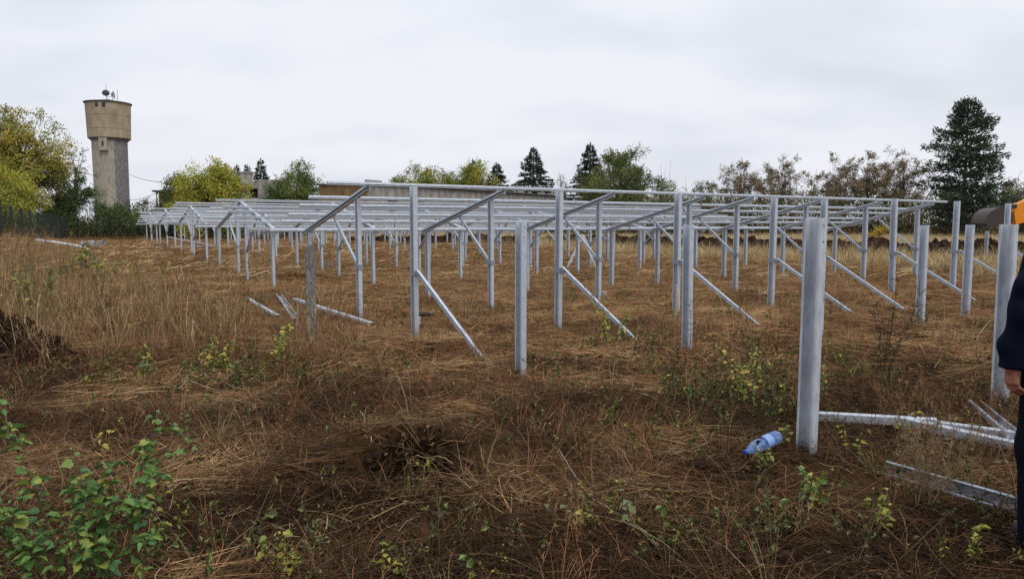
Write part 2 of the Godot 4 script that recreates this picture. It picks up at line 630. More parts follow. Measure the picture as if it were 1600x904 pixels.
var pal_straw := [Color(0.287, 0.190, 0.095), Color(0.227, 0.135, 0.065), Color(0.376, 0.280, 0.161), Color(0.148, 0.084, 0.041), Color(0.099, 0.060, 0.032), Color(0.257, 0.156, 0.074), Color(0.069, 0.046, 0.028)]
var pal_mown := [Color(0.356, 0.228, 0.110), Color(0.297, 0.175, 0.081), Color(0.445, 0.323, 0.178), Color(0.217, 0.122, 0.058), Color(0.148, 0.084, 0.044), Color(0.326, 0.190, 0.090)]
var pal_red := [Color(0.217, 0.104, 0.050), Color(0.277, 0.137, 0.067), Color(0.148, 0.070, 0.040), Color(0.089, 0.048, 0.029)]
var pal_pale := [Color(0.50, 0.39, 0.22), Color(0.44, 0.33, 0.16), Color(0.40, 0.30, 0.15), Color(0.54, 0.44, 0.27)]
var pal_green := [Color(0.11, 0.17, 0.04), Color(0.16, 0.21, 0.045), Color(0.08, 0.13, 0.035), Color(0.23, 0.24, 0.06)]

func mat_clump(blades: int, spread: float, len0: float, len1: float, wid: float, pal: Array, lift: float) -> ArrayMesh:
	# stalks lying down, roughly along x
	var A := vacc()
	for k in blades:
		var t := rng.randfn() * 0.75
		var p := Vector3(rng.randfn() * spread, 0.004 + absf(rng.randfn()) * lift, rng.randfn() * spread)
		var len := rng.randf_range(len0, len1)
		var d := Vector3(cos(t), rng.randfn() * 0.10, sin(t))
		var bend := Vector3(rng.randfn(), rng.randfn() * 0.4 - 0.2, rng.randfn()) * 0.16
		var pts := []
		for s in 4:
			pts.append(p)
			p += d * len / 3.0
			p.y = maxf(p.y, 0.003)
			d = (d + bend).normalized()
		var side := d.cross(Vector3(rng.randfn() * 0.5, 1, rng.randfn() * 0.5)).normalized()
		ribbon(A, pts, wid, wid * 0.6, straw_color(pal), side)
	return A.mesh()

func tangle_clump(blades: int, spread: float, len0: float, len1: float, wid: float, pal: Array) -> ArrayMesh:
	# kinked stalks leaning every way
	var A := vacc()
	for k in blades:
		var t := rng.randf() * TAU
		var p := Vector3(rng.randfn() * spread, 0.0, rng.randfn() * spread)
		var len := rng.randf_range(len0, len1)
		var d := Vector3(cos(t), rng.randf_range(0.05, 0.9), sin(t)).normalized()
		var pts := []
		var fall := rng.randf_range(0.15, 0.5)
		for s in 6:
			pts.append(p)
			p += d * len / 5.0
			d = (d + Vector3(rng.randfn() * 0.12, -fall, rng.randfn() * 0.12)).normalized()
			if p.y < 0.01:
				p.y = 0.01
				d.y = absf(d.y) * 0.2
		var c := straw_color(pal)
		ribbon(A, pts, wid, wid * 0.5, c, d.cross(Vector3.UP).normalized())
		if rng.randf() < 0.35:
			var e := (d + rv()).normalized()
			ribbon(A, [pts[3], pts[3] + e * len * 0.2], wid * 0.8, wid * 0.4, c, e.cross(Vector3.UP).normalized())
	return A.mesh()

func tuft(blades: int, h0: float, h1: float, spread: float, lean: float, wid: float, pal: Array) -> ArrayMesh:
	var A := vacc()
	for k in blades:
		var t := rng.randf() * TAU
		var out := Vector3(cos(t), 0, sin(t))
		var p := out * spread * sqrt(rng.randf())
		var len := rng.randf_range(h0, h1)
		var d := (Vector3.UP + out * lean * rng.randf() + Vector3(rng.randfn(), 0, rng.randfn()) * 0.15).normalized()
		var pts := []
		var droop := Vector3(out.x * 0.25, -0.22 * rng.randf() * (1.0 + lean), out.z * 0.25)
		for s in 4:
			pts.append(p)
			p += d * len / 3.0
			d = (d + droop).normalized()
			p.y = maxf(p.y, 0.005)
		ribbon(A, pts, wid, wid * 0.25, straw_color(pal), out.cross(Vector3.UP).rotated(Vector3.UP, rng.randfn() * 0.5))
	return A.mesh()

func dead_stems(stems: int, h0: float, h1: float, pal: Array, r: float) -> ArrayMesh:
	# upright branching dead weeds
	var A := vacc()
	for k in stems:
		var p := Vector3(rng.randfn() * 0.07, 0, rng.randfn() * 0.07)
		var d := (Vector3.UP + Vector3(rng.randfn(), 0, rng.randfn()) * 0.22).normalized()
		var len := rng.randf_range(h0, h1)
		var pts := []
		var rad := []
		A.col = straw_color(pal)
		for s in 5:
			pts.append(p)
			rad.append(r * (1.0 - s * 0.17))
			if s >= 1:
				for q in 2:
					var e := (d + rv() * 0.9).normalized()
					e.y = absf(e.y)
					var l2 := len * rng.randf_range(0.12, 0.3)
					ribbon(A, [p, p + e * l2 * 0.6, p + (e + Vector3(0, 0.25, 0)).normalized() * l2], r * 0.8, r * 0.4, A.col, e.cross(Vector3.UP).normalized())
					if rng.randf() < 0.5:
						var tip := p + e * l2 * 0.8
						for z in 3:
							ribbon(A, [tip, tip + rv() * 0.022], r * 1.6, r * 0.6, A.col, rv())
			p += d * len / 4.0
			d = (d + Vector3(rng.randfn(), 0.1, rng.randfn()) * 0.10).normalized()
		A.tube(pts, rad, 3)
	return A.mesh()

func leaf_litter(count: int, size: float, pal: Array) -> ArrayMesh:
	var A := vacc()
	for k in count:
		var p := Vector3(rng.randfn() * 0.12, 0.012 + absf(rng.randfn()) * 0.012, rng.randfn() * 0.12)
		var t := rng.randf() * TAU
		var d := Vector3(cos(t), rng.randfn() * 0.3, sin(t)).normalized()
		var s := d.cross(Vector3.UP).normalized()
		var l := size * rng.randf_range(0.5, 1.2)
		A.col = straw_color(pal)
		var mid := p + d * l * 0.5
		A.tri(p, mid + s * l * 0.3 + Vector3(0, 0.3 * l, 0) * rng.randf(), p + d * l)
		A.tri(p, p + d * l, mid - s * l * 0.3 + Vector3(0, 0.3 * l, 0) * rng.randf())
	return A.mesh()

func herb(leaves: int, h: float, size: float, pal: Array, spread: float) -> ArrayMesh:
	# small leafy weed: short stems with pairs of leaves
	var A := vacc()
	var stems := maxi(2, leaves / 9)
	for k in stems:
		var p := Vector3(rng.randfn() * spread, 0, rng.randfn() * spread)
		var d := (Vector3.UP + Vector3(rng.randfn(), 0, rng.randfn()) * 0.45).normalized()
		var len := h * rng.randf_range(0.5, 1.0)
		A.col = Color(0.10, 0.09, 0.035)
		A.tube([p, p + d * len * 0.5, p + d * len], [0.0025, 0.002, 0.001], 3)
		for q in leaves / stems:
			var at := p + d * len * rng.randf_range(0.2, 1.0)
			leaf_at(A, at, (rv() + Vector3(0, 0.35, 0)).normalized(), size * rng.randf_range(0.55, 1.2), straw_color(pal))
	return A.mesh()

func leaf_at(A: Acc, at: Vector3, d: Vector3, l: float, colr: Color) -> void:
	A.col = colr
	var s := d.cross(rv()).normalized()
	var up := s.cross(d).normalized()
	var w := l * rng.randf_range(0.26, 0.36)
	var a := at + d * l * 0.12
	var m1 := at + d * l * 0.5 + up * l * 0.04
	var tip := at + d * l - up * l * 0.14
	A.quad(a, m1 - s * w + up * w * 0.35, tip, m1)
	A.quad(a, m1, tip, m1 + s * w + up * w * 0.35)

func scatter(called: String, label: String, category: String, meshes: Array, m: Material, xfs: Array, graded := false) -> void:
	# spread each list of transforms over its mesh variants, one object per variant
	var per := []
	for k in meshes.size(): per.append([])
	for k in xfs.size():
		var at := k % meshes.size()
		if graded:
			# patches of like stalks
			var o: Vector3 = xfs[k].origin
			var f := 0.5 + 0.85 * n1.get_noise_2d(o.x * 3.1 + 55.0, o.z * 3.1) + 0.35 * n2.get_noise_2d(o.x, o.z + 33.0) + rng.randfn() * 0.16 - 0.45 * bareness(o.x, o.z)
			at = clampi(int(f * meshes.size()), 0, meshes.size() - 1)
		per[at].append(xfs[k])
	for k in meshes.size():
		if per[k].is_empty(): continue
		var mm := MultiMesh.new()
		mm.transform_format = MultiMesh.TRANSFORM_3D
		mm.mesh = meshes[k]
		mm.instance_count = per[k].size()
		var buf := PackedFloat32Array()
		buf.resize(per[k].size() * 12)
		var q := 0
		for t: Transform3D in per[k]:
			var b := t.basis
			var o := t.origin
			for f in [b.x.x, b.y.x, b.z.x, o.x, b.x.y, b.y.y, b.z.y, o.y, b.x.z, b.y.z, b.z.z, o.z]:
				buf[q] = f
				q += 1
		mm.buffer = buf
		var o2 := MultiMeshInstance3D.new()
		o2.name = numbered(called)
		o2.multimesh = mm
		o2.material_override = m
		add_child(o2)
		tag(o2, label, category, "", "stuff")

func ground_xf(x: float, d: float, sc: float, swath := false) -> Transform3D:
	var t := rng.randf() * TAU
	if swath:
		t = n1.get_noise_2d(x * 2.2 + 90.0, d * 2.2) * 7.0 + rng.randfn() * 0.4
	var e := 0.12
	var nrm := Vector3(gh(x - e, -d) - gh(x + e, -d), 2.0 * e, gh(x, -d - e) - gh(x, -d + e)).normalized()
	var b := rot_to(nrm, Vector3.FORWARD) * Basis(Vector3.UP, t)
	return Transform3D(b.scaled_local(Vector3(sc, sc * rng.randf_range(0.75, 1.25), sc)), Vector3(x, gh(x, -d), -d))

func field_points(d0: float, d1: float, per_m2: float, keep: Callable) -> Array:
	# random places in the wedge of field that the place's front can show, with a margin at the sides
	var out := []
	var area := 0.78 * (d1 * d1 - d0 * d0) + 3.0 * (d1 - d0)
	for k in int(area * per_m2):
		var d := sqrt(lerpf(d0 * d0, d1 * d1, rng.randf()))
		var hw := 0.78 * d + 1.5
		var x := rng.randf_range(-hw, hw)
		var w: float = keep.call(x, d)
		if rng.randf() < w:
			out.append(Vector2(x, d))
	return out

func build_grass() -> void:
	var bed := func(x, d): return 1.0 - bareness(x, -d) * 0.93
	# how thick the stalks lie: swathes and thin places
	var thick := func(x, d):
		var w: float = 0.5 + 0.8 * n2.get_noise_2d(x * 0.9 + 3.0, d * 1.3) + 0.5 * n1.get_noise_2d(x * 4.0, d * 4.0)
		return clampf(0.06 + 0.94 * sm(0.3, 0.75, w), 0.0, 1.0) * (1.0 - bareness(x, -d) * 0.9)
	var near := []
	var grades := [scaled_pal(pal_straw, 0.30), scaled_pal(pal_red, 0.42), scaled_pal(pal_straw, 0.5), scaled_pal(pal_red, 0.8), scaled_pal(pal_straw, 0.75), scaled_pal(pal_straw, 1.1), scaled_pal(pal_mown, 1.25)]
	for k in 7: near.append(mat_clump(26, 0.10, 0.09, 0.40, 0.0017, grades[k], 0.034))
	var xf := []
	for p in field_points(2.2, 7.5, 130.0, thick): xf.append(ground_xf(p.x, p.y, rng.randf_range(0.7, 1.25), true))
	var chaff := []
	for k in 4: chaff.append(mat_clump(22, 0.12, 0.03, 0.14, 0.0015, [scaled_pal(pal_straw, 0.22), scaled_pal(pal_straw, 0.45), scaled_pal(pal_red, 0.4), scaled_pal(pal_straw, 0.85)][k], 0.010))
	var xc := []
	for p in field_points(2.3, 7.5, 75.0, func(x, d): return 0.45 * sm(0.9, 1.3, Vector2((x + 0.76) / 0.55, (d - 4.74) / 0.42).length()) + 0.06): xc.append(ground_xf(p.x, p.y, rng.randf_range(0.7, 1.4)))
	scatter("chaff", "short broken bits of straw strewn over the near soil", "chaff", chaff, M.grass, xc)
	var tangle := []
	for k in 6: tangle.append(tangle_clump(9, 0.10, 0.15, 0.5, 0.0018, [scaled_pal(pal_straw, 0.28), scaled_pal(pal_red, 0.4), scaled_pal(pal_straw, 0.5), scaled_pal(pal_red, 1.0), scaled_pal(pal_straw, 1.05), scaled_pal(pal_mown, 1.35)][k]))
	var xt := []
	for p in field_points(2.3, 8.5, 85.0, func(x, d): return (0.95 - 0.4 * bareness(x, -d)) * (0.15 + 0.85 * sm(0.9, 1.3, Vector2((x + 0.76) / 0.55, (d - 4.74) / 0.42).length()))): xt.append(ground_xf(p.x, p.y, rng.randf_range(0.7, 1.3)))
	scatter("tangled_stalks", "tangle of bent dry stalks standing over the near ground", "dry grass", tangle, M.grass, xt, true)
	var tus := []
	for k in 5: tus.append(tuft(44, 0.16, 0.42, 0.05, 2.2, 0.0019, [scaled_pal(pal_straw, 0.4), scaled_pal(pal_red, 0.8), scaled_pal(pal_straw, 0.8), pal_straw, scaled_pal(pal_mown, 1.1)][k]))
	xt = []
	for p in field_points(2.4, 12.0, 8.0, thick): xt.append(ground_xf(p.x, p.y, rng.randf_range(0.5, 1.25)))
	scatter("tussocks", "drooping tussocks of dry grass in the foreground", "dry grass", tus, M.grass, xt, true)
	var arcs := []
	for k in 4: arcs.append(tangle_clump(2, 0.05, 0.45, 0.9, 0.0012, [Color(0.42, 0.31, 0.17), Color(0.34, 0.22, 0.11), Color(0.26, 0.13, 0.06)]))
	xt = []
	for p in field_points(2.6, 9.0, 2.6, func(_x, _d): return 1.0): xt.append(ground_xf(p.x, p.y, rng.randf_range(0.7, 1.2)))
	scatter("long_stalks", "single long pale stalks arching over the near ground", "dry grass", arcs, M.grass, xt)
	scatter("matted_straw", "matted dry stalks lying on the near ground", "dry grass", near, M.grass, xf, true)
	var mid := []
	for k in 6: mid.append(mat_clump(24, 0.17, 0.15, 0.55, 0.0024, [scaled_pal(pal_red, 0.9), scaled_pal(pal_mown, 0.8), scaled_pal(pal_mown, 1.1), scaled_pal(pal_red, 1.4), scaled_pal(pal_mown, 1.3), scaled_pal(pal_mown, 1.55)][k], 0.030))
	xf = []
	for p in field_points(7.0, 22.0, 62.0, thick): xf.append(ground_xf(p.x, p.y, rng.randf_range(0.7, 1.3), true))
	scatter("mown_straw", "mown dry grass lying between the racks", "dry grass", mid, M.grass, xf, true)
	var far := []
	for k in 4: far.append(mat_clump(16, 0.40, 0.35, 0.9, 0.008, scaled_pal(pal_mown, [0.75, 1.0, 1.2, 1.4][k]), 0.05))
	xf = []
	for p in field_points(21.0, 60.0, 10.0, bed): xf.append(ground_xf(p.x, p.y, rng.randf_range(0.8, 1.4), true))
	scatter("far_straw", "dry grass on the far half of the field", "dry grass", far, M.grass, xf, true)
	# standing dry tufts, thick on the left edge and scarce in the mown middle
	var stand := func(x, d):
		var a: float = x * C33 + d * S33
		var s: float = sm(3.4, 0.6, a) * 0.95 * sm(7.0, 10.0, d) + 0.10
		if d < 7.5: s = maxf(s, 0.35)
		s *= sm(-0.25, 0.35, n1.get_noise_2d(x * 3.0 + 7.0, d * 3.0)) * sm(36.0, 24.0, d)
		return s * (1.0 - bareness(x, -d) * 0.9)
	var tf := []
	for k in 5: tf.append(tuft(24, 0.12, 0.38, 0.08, 1.3, 0.0020, pal_straw if k < 3 else pal_red))
	xf = []
	for p in field_points(2.4, 10.0, 16.0, stand): xf.append(ground_xf(p.x, p.y, rng.randf_range(0.6, 1.3)))
	scatter("dry_tufts", "loose tufts of dry grass standing up in the foreground", "dry grass", tf, M.grass, xf)
	var tl := []
	for k in 4: tl.append(tuft(34, 0.25, 0.78, 0.17, 0.45, 0.0024, scaled_pal(pal_mown + pal_pale, [0.55, 0.75, 0.95, 1.1][k])))
	for k in 2: tl.append(dead_stems(7, 0.4, 0.9, scaled_pal(pal_mown, 0.75), 0.003))
	xf = []
	for p in field_points(8.0, 42.0, 17.0, stand): xf.append(ground_xf(p.x, p.y, rng.randf_range(0.6, 1.25)))
	scatter("tall_dry_grass", "tall dry grass along the left edge of the field", "dry grass", tl, M.grass, xf)
	# pale straw grass round the trench and on the far field at the right
	var pale := func(x, d):
		var a: float = x * C33 + d * S33
		return sm(22.5, 26.0, a) * (0.35 + 0.65 * sm(-0.2, 0.3, n1.get_noise_2d(x * 2.0, d * 2.0)))
	var tp := []
	for k in 4: tp.append(tuft(34, 0.3, 0.85, 0.22, 0.6, 0.006, scaled_pal(pal_pale, [0.8, 1.0, 1.15, 1.3][k])))
	xf = []
	for p in field_points(17.0, 80.0, 7.5, pale): xf.append(ground_xf(p.x, p.y, rng.randf_range(0.6, 1.15)))
	scatter("pale_grass", "pale yellow grass standing beyond the trench", "dry grass", tp, M.grass, xf)
	# thin dead weeds
	var weed := func(x, d):
		return 0.75 * sm(-0.05, 0.45, n1.get_noise_2d(x * 2.2 + 31.0, d * 2.2 + 5.0)) * (1.0 - bareness(x, -d) * 0.6)
	var ds := []
	for k in 5: ds.append(dead_stems(5, 0.14, 0.46, pal_red if k < 3 else pal_straw, 0.0014))
	xf = []
	for p in field_points(2.6, 13.0, 17.0, weed): xf.append(ground_xf(p.x, p.y, rng.randf_range(0.6, 1.2)))
	scatter("dead_weeds", "thin branching dead weeds among the straw", "dead weeds", ds, M.grass, xf)
	# fine rust-brown grass still standing in patches
	var rspots := [[-1.8, 8.4, 2.0, 1.7, 0.95], [-0.4, 6.6, 1.1, 0.8, 0.6], [0.9, 7.4, 1.0, 0.7, 0.5], [-3.6, 9.6, 2.2, 1.8, 0.9], [-4.4, 12.5, 2.5, 2.5, 0.9], [2.9, 9.2, 1.6, 1.0, 0.6], [1.6, 5.9, 0.9, 0.6, 0.5], [-2.6, 6.2, 1.4, 0.8, 0.5], [0.6, 9.6, 1.6, 0.9, 0.5], [3.6, 6.9, 0.9, 0.6, 0.5], [2.6, 4.3, 0.6, 0.4, 0.6], [0.5, 5.6, 1.3, 0.8, 0.7], [1.3, 4.9, 0.8, 0.5, 0.5], [-1.9, 5.2, 0.9, 0.6, 0.6], [0.2, 4.3, 0.6, 0.3, 0.35]]
	var rusty := func(x, d):
		var s := 0.06
		for q in rspots: s = maxf(s, q[4] * sm(1.15, 0.2, Vector2((x - q[0]) / q[2], (d - q[1]) / q[3]).length()))
		return s * (0.35 + 0.65 * sm(-0.2, 0.2, n2.get_noise_2d(x * 1.5 + 20.0, d * 1.5))) * (1.0 - 0.7 * bareness(x, -d))
	var rt := []
	for k in 5: rt.append(tuft(22, 0.10, 0.38, 0.09, 0.9, 0.0017, scaled_pal(pal_red, 1.15) + [Color(0.30, 0.18, 0.09)]))
	for k in 2: rt.append(dead_stems(7, 0.12, 0.36, pal_red, 0.0011))
	xf = []
	for p in field_points(2.6, 16.0, 34.0, rusty): xf.append(ground_xf(p.x, p.y, rng.randf_range(0.6, 1.25)))
	scatter("rusty_grass", "fine rust-brown grass standing in patches before the racks", "dry grass", rt, M.grass, xf)
	xf = []
	var feet := []
	for a in [4.56, 7.04, 9.64, 12.23, 13.84, 16.49, 19.07, 21.78]: feet.append(world(a, 9.5))
	for a in [4.36, 6.88, 9.53, 12.15, 13.73]: feet.append(world(a, 6.56))
	for a in [4.74, 7.36, 9.98, 12.6, 14.2, 16.8, 19.4, 22.0]: feet.append(world(a, 12.05))
	feet.append(world(4.5, 3.16)); feet.append(world(7.28, 3.16)); feet.append(Vector3(-2.7, 0, -10.0))
	for f: Vector3 in feet:
		for k in 9:
			var t := rng.randf() * TAU
			var r := rng.randf_range(0.08, 0.24)
			xf.append(ground_xf(f.x + cos(t) * r, -f.z + sin(t) * r, rng.randf_range(0.35, 0.8)))
	scatter("post_foot_grass", "dry grass caught round the feet of the near posts", "dry grass", rt, M.grass, xf)
	# leaf litter and crumbs
	var ll := []
	for k in 3: ll.append(leaf_litter(14, 0.026, [Color(0.12, 0.08, 0.045), Color(0.09, 0.056, 0.034), Color(0.17, 0.125, 0.08), Color(0.06, 0.04, 0.027)]))
	xf = []
	for p in field_points(2.4, 9.0, 22.0, func(x, d): return 0.35 + 0.65 * bareness(x, -d)): xf.append(ground_xf(p.x, p.y, rng.randf_range(0.7, 1.3)))
	scatter("leaf_litter", "dry leaf crumbs on the bare soil", "leaf litter", ll, M.grass, xf)
	# low green weeds in patches
	var spots := [[-3.0, 7.6, 1.7, 0.9, 1.0], [-3.6, 7.3, 1.0, 0.5, 1.0], [-2.2, 7.9, 0.9, 0.6, 0.9], [1.7, 6.6, 1.3, 1.1, 0.9], [2.6, 8.0, 1.5, 1.2, 0.9], [2.4, 4.6, 0.7, 0.5, 0.8], [0.9, 3.6, 1.6, 0.5, 0.8], [-0.7, 3.3, 0.8, 0.3, 0.7], [3.4, 9.0, 1.5, 1.0, 0.45], [-6.0, 14.0, 3.0, 3.5, 0.35], [1.3, 9.5, 1.5, 0.8, 0.4], [1.0, 5.2, 1.0, 0.7, 0.5], [-4.6, 7.9, 1.0, 0.8, 0.5], [-1.6, 3.4, 1.2, 0.35, 0.6], [2.1, 3.5, 1.0, 0.3, 0.4], [0.0, 3.2, 1.6, 0.3, 0.6], [4.0, 7.6, 1.0, 0.6, 0.5]]
	var green := func(x, d):
		var s := 0.08
		for q in spots: s = maxf(s, q[4] * sm(1.1, 0.3, Vector2((x - q[0]) / q[2], (d - q[1]) / q[3]).length()))
		return s * (0.25 + 0.75 * sm(-0.3, 0.2, n2.get_noise_2d(x * 2.0, d * 2.0)))
	var hb := []
	for k in 4: hb.append(herb(34, 0.20, 0.036, pal_green if k < 2 else [Color(0.30, 0.29, 0.055), Color(0.40, 0.35, 0.07), Color(0.20, 0.22, 0.045)], 0.06))
	for k in 3: hb.append(herb(60, 0.34, 0.034, [Color(0.13, 0.16, 0.04), Color(0.19, 0.20, 0.055), Color(0.20, 0.15, 0.06), Color(0.09, 0.10, 0.035)], 0.09))
	hb.append(tuft(22, 0.08, 0.2, 0.05, 1.0, 0.002, pal_green))
	xf = []
	for p in field_points(2.6, 15.0, 30.0, green): xf.append(ground_xf(p.x, p.y, rng.randf_range(0.6, 1.4)))
	scatter("green_weeds", "low green and yellowing weeds in patches", "weeds", hb, M.leaf, xf)
	# clods on the bare soil
	var cl := []
	for k in 3:
		var A := Acc.new()
		var rings := []
		for y in 5:
			var ring := []
			var rr := sin(PI * (0.08 + 0.84 * y / 4.0))
			for s in 7: ring.append(Vector3(cos(TAU * s / 7) * rr, -cos(PI * y / 4.0) * 0.7, sin(TAU * s / 7) * rr) * rng.randf_range(0.7, 1.2))
			rings.append(ring)
		A.loft(rings)
		cl.append(A.mesh())
	xf = []
	for p in field_points(2.4, 9.5, 150.0, func(x, d): return 0.9 * sm(0.2, 0.7, bareness(x, -d))):
		var s := 0.0105 * exp(rng.randfn() * 0.6)
		xf.append(Transform3D(Basis(rv(), rng.randf() * TAU).scaled_local(Vector3(s, s, s)), Vector3(p.x, gh(p.x, -p.y) + s * 0.3, -p.y)))
	scatter("soil_clods", "small clods of dark soil", "soil", cl, M.soil, xf)

# ------------------------------------------------------------------ solar racks
func post_mesh(h: float) -> ArrayMesh:
	return channel(0.13, 0.064, 0.020, h)

var PUR := [-0.40, 0.48, 1.02, 1.70, 2.25, 3.00]
const LEN := 9.40
const FRAMES := [0.68, 3.30, 5.92, 8.54]
func rail_h(b: float) -> float:
	return 2.09 - 0.228 * b

func make_table(s: float, seed_: int) -> Node3D:
	# s = +1: high side towards the camera, low side away; s = -1 the mirror image. Origin under the high posts at the left end of the purlins.
	rng.seed = seed_
	var t := Node3D.new()
	var slope := Vector3(0, -0.228, -s).normalized()          # down the rail
	var nrm := Vector3(0, 1, -0.228 * s).normalized()
	for f in FRAMES:
		var hi_h := rail_h(0) - 0.05
		var lo_h := rail_h(2.65) - 0.05
		part("high_post", post_mesh(hi_h + 0.3), M.zinc, t, Transform3D(Basis(Vector3.UP, rng.randfn() * 0.02), Vector3(f, -0.3, 0)))
		part("low_post", post_mesh(lo_h + 0.3), M.zinc, t, Transform3D(Basis(Vector3.UP, rng.randfn() * 0.02), Vector3(f + rng.randfn() * 0.02, -0.3, -2.65 * s)))
		# sloping rail: web upright, open to -x
		var b := Basis(Vector3.RIGHT, slope, Vector3.RIGHT.cross(slope))
		part("rail", rail_mesh(s), M.zinc, t, Transform3D(b, Vector3(f, rail_h(-0.45), 0.45 * s)))
		# strut from the collar up to the rail
		var p0 := Vector3(f, 0.90, -0.06 * s)
		var p1 := Vector3(f, rail_h(1.22) - 0.045, -1.22 * s)
		var d := (p1 - p0).normalized()
		part("strut", channel(0.045, 0.04, 0.0, (p1 - p0).length()), M.zinc, t, Transform3D(Basis(Vector3.RIGHT, d, Vector3.RIGHT.cross(d)), p0))
		var c := part("collar", collar_mesh(), M.bracket, t, Transform3D(Basis.IDENTITY, Vector3(f, 0.88, 0)))
		c.rotation.y = 0.0 if s > 0 else PI
	for k in PUR.size():
		var e := rng.randfn() * 0.03
		# purlin: web against the high side for the far-facing racks; opens to the high side
		var px := Basis(slope, Vector3.RIGHT, slope.cross(Vector3.RIGHT))
		var pm := part("purlin", purlin_mesh(s, LEN - absf(e)), M.zinc, t, Transform3D(px, Vector3(e if e > 0 else 0.0, rail_h(PUR[k]), -PUR[k] * s) + nrm * 0.074))
		pm.name = "purlin" if k == 0 else "purlin_%03d" % k
	return t

func rail_mesh(s: float) -> ArrayMesh:
	# C rail open sideways: short upper lip, open slot, tall lower lip. Local -z is up when s > 0.
	var l := [Vector2(-0.036, -0.034), Vector2(-0.036, -0.043), Vector2(0.036, -0.043), Vector2(0.036, 0.043), Vector2(-0.036, 0.043), Vector2(-0.036, 0.010)]
	if s < 0:
		l = [Vector2(-0.036, -0.010), Vector2(-0.036, -0.043), Vector2(0.036, -0.043), Vector2(0.036, 0.043), Vector2(-0.036, 0.043), Vector2(-0.036, 0.034)]
	return rolled(l, 0.003, 3.56)

func purlin_mesh(s: float, length: float) -> ArrayMesh:
	# the same kind of section, slot high on the open side
	var l := [Vector2(-0.022, 0.022), Vector2(-0.022, 0.027), Vector2(0.022, 0.027), Vector2(0.022, -0.027), Vector2(-0.022, -0.027), Vector2(-0.022, 0.006)]
	if s < 0:
		for k in l.size(): l[k].y = -l[k].y
		l.reverse()
	return rolled(l, 0.0028, length)

var collar_c: ArrayMesh
func collar_mesh() -> ArrayMesh:
	if collar_c == null:
		var A := Acc.new()
		var w := 0.041
		var l := 0.075
		A.box(Vector3(-w, -0.04, -l - 0.006), Vector3(w, 0.04, -l))
		A.box(Vector3(-w, -0.04, l), Vector3(w, 0.04, l + 0.006))
		A.box(Vector3(w - 0.006, -0.04, -l), Vector3(w, 0.04, l))
		A.box(Vector3(-w, -0.04, -l), Vector3(-w + 0.006, 0.04, l))
		A.box(Vector3(-0.024, -0.03, -l - 0.08), Vector3(-0.018, 0.03, -l - 0.006))
		A.box(Vector3(0.018, -0.03, -l - 0.08), Vector3(0.024, 0.03, -l - 0.006))
		A.box(Vector3(-0.055, 0.012, -l - 0.05), Vector3(-w, 0.026, -l - 0.036))
		A.box(Vector3(-0.052, -0.008, -0.03), Vector3(-w, 0.008, -0.014))
		A.box(Vector3(-0.052, -0.008, 0.014), Vector3(-w, 0.008, 0.03))
		collar_c = A.mesh()
	return collar_c

